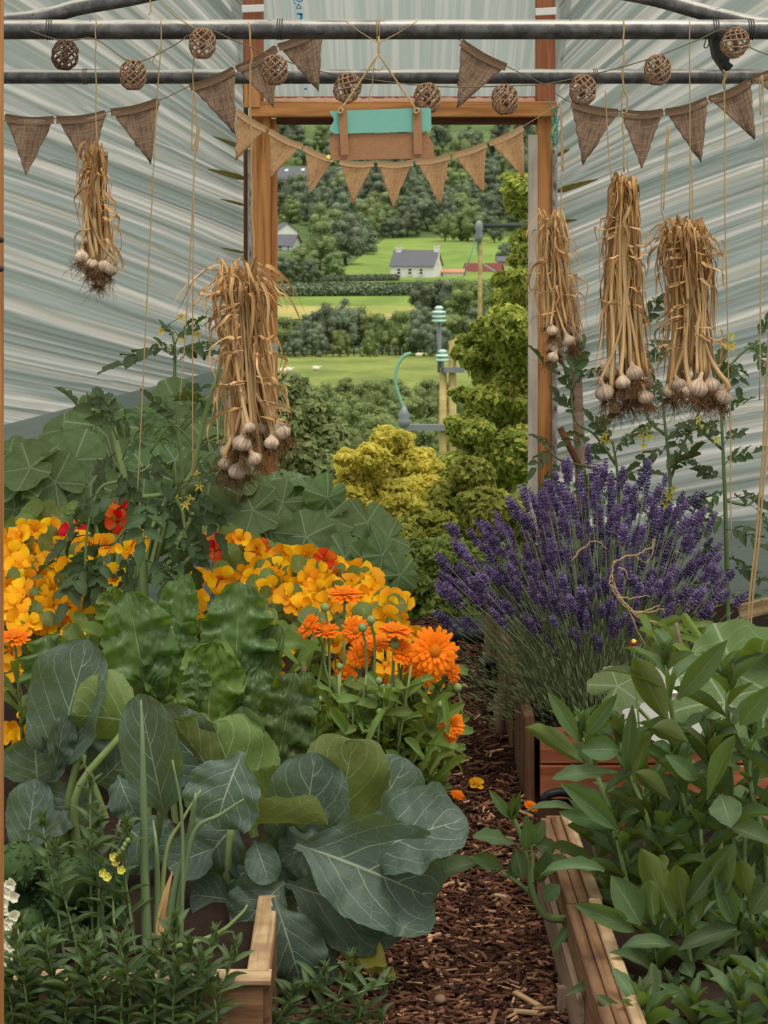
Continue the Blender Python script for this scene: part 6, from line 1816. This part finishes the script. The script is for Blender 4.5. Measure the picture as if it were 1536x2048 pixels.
H2 = [((1282, 1850), (1222, 1751), 72, TOP, 0), ((1352, 1850), (1282, 1697), 66, UND, 0), ((1370, 1815), (1468, 1686), 58, (-.3, -1, .3), 3), ((1470, 1848), (1428, 1748), 52, TOP, 0), ((1268, 1862), (1148, 1808), 48, TOP, 1), ((1342, 1892), (1242, 1896), 40, (0, -.6, 1), 2), ((1474, 1858), (1356, 1902), 40, (0, -.8, .8), 4),
      ((1275, 1960), (1130, 1993), 34, (0, -.7, .8), 4), ((1299, 2036), (1215, 2002), 46, (0, -.8, .8), 1), ((1302, 1940), (1218, 1905), 32, (0, -.7, .8), 2), ((1524, 2040), (1472, 2008), 56, TOP, 0), ((1208, 1743), (1080, 1749), 34, (0, -.6, 1), 4), ((1310, 1850), (1300, 1760), 62, UND, 3), ((1370, 1830), (1352, 1730), 50, UND, 0), ((1400, 1840), (1420, 1730), 60, UND, 1), ((1500, 1800), (1480, 1720), 46, UND, 0), ((1500, 1830), (1545, 1760), 50, TOP, 0), ((1330, 1740), (1320, 1710), 30, UND, 2), ((1365, 1925), (1385, 1955), 44, (0, -1, .5), 3), ((1420, 1800), (1470, 1690), 50, TOP, 1)]
for (b, t, w_, h, v) in H2: px_leaf('lance', sf2, b, t, w_*.96, 3.95, h, v, U(-.06, .0))
for pts, n in (([(1300, 2200, -.3), (1290, 2100, -.3), (1285, 2020, -.3)], 10), ([(1380, 2200, -.3), (1385, 2110, -.3), (1390, 2030, -.3)], 10), ([(1470, 2200, -.3), (1475, 2100, -.3), (1480, 2000, -.3)], 10), ([(1530, 2200, -.3), (1535, 2100, -.3), (1540, 1990, -.3)], 10), ([(1440, 2100, .15), (1440, 1960, .15), (1440, 1850, .15)], 10), ([(1500, 2100, .15), (1510, 1960, .15), (1520, 1840, .15)], 10), ([(1340, 2100, .15), (1340, 1960, .15), (1345, 1860, .15)], 10), ([(1330, 2150, .05), (1320, 1980, 0), (1310, 1860, 0)], 9), ([(1400, 2150, .05), (1390, 1990, 0), (1370, 1850, 0)], 9), ([(1460, 2150, 0), (1465, 2000, 0), (1475, 1860, 0)], 11), ([(1530, 2150, 0), (1525, 2000, 0), (1500, 1800, 0)], 11), ([(1260, 2150, .05), (1280, 2050, 0), (1295, 1960, 0)], 8), ([(1540, 2120, -.05), (1550, 1980, 0), (1540, 1880, 0)], 9), ([(1420, 2160, -.1), (1425, 2060, -.08), (1430, 1980, -.08)], 9), ([(1350, 2160, -.1), (1340, 2080, -.08), (1350, 2000, -.08)], 9)):
    shoot(sf2, pts, 4.0, n+4, (.09, .15), (.024, .04), tuft=5)
sf3 = empty('strawflower_plant', P(1190, 1838, 4.3), 'leaning strawflower shoot hanging out over the path from the right bed', 'strawflower')
q = [(1230, 1828, 0), (1160, 1836, -.02), (1100, 1836, -.04), (1075, 1810, -.05), (1060, 1760, -.05), (1048, 1690, -.05), (1022, 1625, -.05)]
stemtube(sf3, [P(x, y, 4.3+d) for x, y, d in q], .010, .005, 'stem_dark')
stemtube(sf3, [P(1095, 1834, 4.26), P(1062, 1790, 4.26), P(1035, 1765, 4.24), P(1000, 1742, 4.24)], .007, .003, 'stem_dark')
stemtube(sf3, [P(1062, 1770, 4.25), P(1066, 1720, 4.25), P(1062, 1690, 4.25)], .006, .003, 'stem')
for (b, t, w_, h, v) in (((1035, 1690), (945, 1672), 40, (0, -.6, 1), 5), ((960, 1725), (850, 1770), 50, (0, -.5, 1), 2), ((1005, 1735), (940, 1712), 34, TOP, 0), ((1050, 1700), (1050, 1630), 38, (.3, -1, .2), 1), ((1070, 1690), (1110, 1700), 36, TOP, 4), ((1022, 1640), (978, 1580), 22, TOP, 0), ((1020, 1635), (1028, 1590), 22, TOP, 3), ((1025, 1640), (1042, 1580), 16, TOP, 1), ((1045, 1760), (1030, 1695), 36, (.1, -1, .2), 0),
                         ((1030, 1765), (1020, 1720), 26, TOP, 3), ((1075, 1765), (1095, 1700), 30, TOP, 2), ((1070, 1760), (1140, 1720), 40, (0, -.7, .8), 4), ((1000, 1742), (955, 1735), 36, (0, -.5, 1), 1), ((1062, 1690), (1090, 1640), 30, TOP, 0), ((1120, 1836), (1180, 1880), 22, (0, -.8, .8), 4), ((1150, 1840), (1105, 1905), 20, (-.4, -1, .3), 2), ((1085, 1800), (1120, 1770), 34, TOP, 5)):
    px_leaf('lance', sf3, b, t, w_*1.05, 4.24, h, v, U(-.05, .02))
hd = MB()
c = P(1268, 1295, 4.7)
for k in range(34):
    a, t = U(0, 6.28), U(.1, 1.4)
    d = Vector((math.cos(a)*math.cos(t), math.sin(a)*math.cos(t), math.sin(t)))
    ribbon(hd, [c+d*.004, c+d*.012, c+d*.017+Vector((0, 0, .003))], .007, d.cross(Vector((0, .3, 1))), 0, 2, .1)
fb_ = empty('strawflower_bud', c, 'single crimson strawflower head with yellow tips before the lavender', 'flower')
hd.build('bracts', M['straw_red'], fb_)
MB().lathe([(.002, .008), (.007, .012), (.005, .018), (.001, .02)], 8, Matrix.Translation(c)).build('centre', M['yel_petal'], fb_)
stemtube(fb_, [c, c+Vector((.004, .01, -.06)), c+Vector((.02, .03, -.25))], .0025, .003)
pe = empty('squash_plant', P(1460, 1420, 4.75), 'single huge round squash leaf against the right edge above the white planter', 'squash')
inst('leaf', LF['squash'][1], pe, disc_M(P(1475, 1350, 4.75), (-.1, -.45, .35), .27, 2.0))
inst('leaf', LF['squash'][0], pe, disc_M(P(1450, 1405, 4.65), (0, -.6, .8), .24, .6))
inst('leaf', LF['squash'][3], pe, disc_M(P(1235, 1372, 4.9), (-.1, -.6, .8), .15, .6))
inst('leaf', LF['squash'][2], pe, disc_M(P(1520, 1330, 4.8), (.1, .8, .5), .24, 1.6))
stemtube(pe, [P(1475, 1350, 4.77), P(1470, 1430, 4.8), P(1440, 1560, 4.8)], .006, .008); stemtube(pe, [P(1235, 1372, 4.92), P(1300, 1440, 4.95), P(1420, 1560, 4.85)], .004, .006)

# low mixed leaves in the far right bed and between plants
def filler(label, name, cat, poly, n, Y, kind, lr, wr, dY=.2):
    e = empty(name, P(*poly[0], Y), label, cat)
    for (x, y) in scatter(poly, n, 12):
        b = P(x, y, Y+U(-dY, dY)); d = Vector((U(-1, 1), U(-.6, .6), U(.1, 1))).normalized()
        leaf(kind, e, b-d*.03, b+d*U(*lr), U(*wr), Vector((0, -.5, 1))+rvec(.3))
    return e
filler('low leafy seedlings at the foot of the tomato stem, right of the lavender', 'leafy_seedling', 'seedling', [(1290, 1260), (1420, 1250), (1440, 1330), (1300, 1340)], 40, 5.5, 'calendula', (.05, .09), (.02, .035))
filler('shaded undergrowth of dark leaves between the chard and the marigolds', 'leafy_seedling', 'seedling', [(120, 1300), (640, 1300), (660, 1560), (120, 1560)], 120, 5.15, 'calendula', (.07, .12), (.03, .05))
filler('low green leaves along the path edge under the marigolds', 'leafy_seedling', 'seedling', [(640, 1460), (900, 1440), (920, 1530), (820, 1590), (660, 1600)], 70, 4.92, 'calendula', (.05, .09), (.02, .03), .12)

# foreground left: snapdragons, onions -------------------------------
def snap_plant(label, stems, Y, n, group=None):
    e = empty('snapdragon_plant', P(stems[0][0][0], stems[0][0][1], Y), label, 'snapdragon', group)
    for pts in stems:
        q = [(x, y, U(-.03, .03)) for x, y in pts]
        shoot(e, q, Y, n, (.042, .075), (.010, .019), r=.0032, tuft=7, kind='snap', m='stem_dark', t0=.05, upk=.55)
    return e
sA = snap_plant('tall snapdragon with green buds beside the left jamb', [[(190, 1980), (183, 1800), (181, 1680), (180, 1570)], [(195, 1960), (198, 1760), (196, 1645)]], 4.0, 20)
sB = snap_plant('leafy snapdragon with the pale stems at the far left', [[(140, 2000), (120, 1850), (100, 1740), (85, 1645)], [(175, 2020), (150, 1880), (125, 1780), (112, 1705)], [(60, 2050), (55, 1940), (40, 1850)]], 3.95, 22)
sC = snap_plant('snapdragon carrying a few yellow flowers, left of the onion leaves', [[(250, 1960), (230, 1860), (226, 1780), (232, 1730), (255, 1680)], [(280, 1980), (262, 1840), (250, 1740), (252, 1655)]], 3.98, 16)
for (x, y) in ((207, 1745), (243, 1738), (232, 1722), (228, 1712), (215, 1752)):
    c = P(x, y, 3.96); mb = MB()
    for k in range(5):
        a = k*1.256; d = Vector((math.cos(a)*.8, -.5, math.sin(a)*.8)).normalized()*.011
        ribbon(mb, [c, c+d*.6+Vector((0, -.003, 0)), c+d], .011, d.cross(Vector((0, 1, 0))), 0, 2, .25)
    mb.lathe([(.002, -.010), (.005, -.006), (.0055, 0), (.003, .005)], 8, Matrix.Translation(c)); mb.build('flower', M['yel_petal'], sC)
for (x, y) in ((238, 1705), (246, 1698), (250, 1690), (235, 1712), (256, 1682)):
    MB().lathe([(.002, -.005), (.0055, 0), (.004, .005), (.001, .007)], 8, Matrix.Translation(P(x, y, 3.96))).build('bud', M['stem'], sC)
sD = snap_plant('dense dark snapdragon foliage across the bottom left corner', [[(60, 2100), (50, 1980), (30, 1880)], [(120, 2100), (110, 1980), (90, 1880)], [(190, 2100), (180, 1990), (170, 1890)], [(250, 2100), (260, 1990), (240, 1890)], [(310, 2100), (310, 2000), (330, 1890)], [(100, 2120), (80, 2060), (60, 2000)], [(220, 2120), (210, 2060), (200, 1990)], [(360, 2120), (350, 2060), (370, 1980)], [(20, 2100), (15, 2020), (20, 1950)], [(150, 2120), (140, 2060), (130, 2000)]] + [[(x, 2130), (x+U(-15, 15), 2020), (x+U(-25, 25), U(1880, 1960))] for x in range(10, 420, 34)], 3.64, 22)
sE = snap_plant('leafy snapdragon in front of the bed corner plank', [[(400, 2100), (440, 1990), (470, 1900)], [(340, 2060), (345, 1940), (350, 1850)], [(380, 2100), (400, 2000), (430, 1880)], [(300, 2100), (350, 1990), (380, 1900)]], 3.7, 18)
sF = snap_plant('fallen snapdragon shoots sprawling on the path at bottom centre', [[(560, 2090), (640, 2020), (720, 1985), (770, 1975)], [(540, 2080), (600, 2000), (650, 1950)], [(600, 2090), (680, 2050), (760, 2040)], [(620, 2090), (660, 2030), (700, 1930)], [(520, 2090), (560, 2030), (590, 1990)], [(660, 2090), (720, 2030), (700, 1960)]], 3.9, 17)
wf = empty('snapdragon_plant', P(18, 1860, 3.9), 'cream-white snapdragon spike cut by the left jamb', 'snapdragon')
stemtube(wf, [P(14, 2080, 3.9), P(14, 1900, 3.9), P(12, 1760, 3.9)], .004, .002)
for k in range(22):
    c = P(14+U(-10, 18), 1765+k*9, 3.88); mb = MB()
    for j in range(5):
        a = j*1.256+U(0, 1); d = Vector((math.cos(a)*.8, -.5, math.sin(a)*.8)).normalized()*.015
        ribbon(mb, [c, c+d*.6, c+d+rvec(.002)], .014, d.cross(Vector((0, 1, 0))), 0, 2, .3)
    mb.build('flower', M['white_petal'], wf)
on = empty('onion_plant', P(300, 1950, 4.02), 'clump of tall tubular onion leaves with one brown withered leaf', 'onion')
for pts, r0, mm in (([(295, 1960), (290, 1760), (287, 1600), (285, 1480), (282, 1400)], .012, 'onion'), ([(310, 1960), (315, 1800), (312, 1690), (306, 1640)], .009, 'onion'), ([(335, 1940), (345, 1800), (375, 1690), (390, 1600), (392, 1585)], .011, 'onion'), ([(345, 1960), (360, 1800), (388, 1665), (440, 1630), (488, 1598)], .0085, 'onion'),
                    ([(320, 1960), (330, 1720), (365, 1640), (402, 1580)], .006, 'stem'), ([(270, 1970), (265, 1850), (245, 1740)], .007, 'onion'), ([(215, 1920), (205, 1800), (240, 1640)], .006, 'onion'), ([(330, 1900), (430, 1870), (480, 1830), (495, 1810)], .006, 'stem'), ([(280, 2010), (340, 1990), (390, 1985), (430, 2020), (470, 2050)], .007, 'stem'), ([(390, 1990), (470, 1975), (550, 1968), (590, 2010)], .008, 'onion'), ([(360, 1990), (365, 1660), (345, 1520)], .0055, 'onion')):
    stemtube(on, [P(x, y, 4.02+U(-.02, .02)) for x, y in pts], r0, .002, mm, 'leaf', 8)
mb = MB(); ribbon(mb, [P(320, 1900, 3.96), P(322, 1850, 3.96), P(330, 1800, 3.95), P(345, 1742, 3.95)], .02, (1, 0, 0), .5, 5, .4)
tag(mb.build('withered_leaf', M['straw'], on), 'brown withered leaf')
pn = empty('parsley_plant', P(60, 1850, 4.15), 'curly parsley clump low at the left, behind the snapdragons', 'parsley')
cv, cf = crown(77, [((xw(x, 4.15), 4.15+U(-.1, .1), zw(y, 4.15)), (.055, .06, .05)) for x, y in ((40, 1720), (80, 1760), (30, 1790), (110, 1800), (60, 1840), (130, 1850), (30, 1880), (90, 1890), (160, 1800), (200, 1850), (200, 1780), (150, 1740))], 5200, .0075, True)
o = inst('foliage', np_mesh('foliage', cv-np.array(pn.location), cf, crownmat('parsley_leaf', lin('34482b'), lin('51663c'), .25, 8.0)), pn, Matrix.Translation(pn.location)); o['kind'] = 'stuff'
for x in (50, 100, 160): stemtube(pn, [P(x, 1960, 4.15), P(x, 1800, 4.15)], .004, .002, 'stem', n=5)

# small leaves at the path ------------------------------------------------
fe_ = empty('yellowed_leaf', P(700, 1900, 4.22), 'limp yellow-green leaf collapsed on the path beside the drooping cabbage leaf', 'leaf')
for (b, t, w_, sd_) in (((650, 1870), (770, 1935), 70, 3), ((700, 1915), (790, 1960), 46, 5)):
    me = leaf_unit(P_CHA, bend=.3, cup=.2, ruf=.12, rn=4, nu=8, nv=16, seed=sd_, jag=.06).mesh('blade', M['fallen'])
    inst('blade', me, fe_, frame(P(*b, 4.25), P(*t, 4.12), w_*4.2/F, (-.1, -.45, 1)))
gs = MB(); 
for p in ([(775, 1975), (800, 1958), (830, 1960), (890, 1978)], [(780, 1985), (815, 1972), (850, 1972)]):
    gs.tube(smooth_pts([P(x, y, 1.64*F/(y-VY)) for x, y in p], 4), .003, 5)
tag(gs.build('fallen_stalk', M['fallen']), 'thin pale green stalk lying on the chips near bottom centre', 'stalk')
for k, (x, y, r_, lb2) in enumerate(((880, 1998, .018, 'rounded grey pebble on the chips by the pale fallen stalk'),)):
    Y = 1.62*F/(y-VY); mb = MB(); mb.lathe([(.002, -.008), (.011, -.006), (.014, 0), (.009, .007), (.002, .008)], 10, Matrix.Translation(P(x, y, Y))); tag(mb.build('pebble', plain('pebble', lin('7e6a5a'), .9, .1, .3, 60)), lb2, 'stone')
for (a, b, lb2) in (((1030, 1985), (1078, 2012), 'thick pale splinter of wood on the path near the right bed, bottom'), ((1028, 2022), (1075, 2026), 'flat pale bark strip just below the thick splinter'), ((990, 1790), (1015, 1795), 'pale angular wood splinter in mid path below the leaning shoot')):
    pa, pb = P(*a, 1.63*F/(a[1]-VY)), P(*b, 1.63*F/(b[1]-VY))
    tag(plank('wood_splinter', pa, pb, .014, .007, M['bed_top'], None, (0, 0, 1)), lb2, 'splinter')
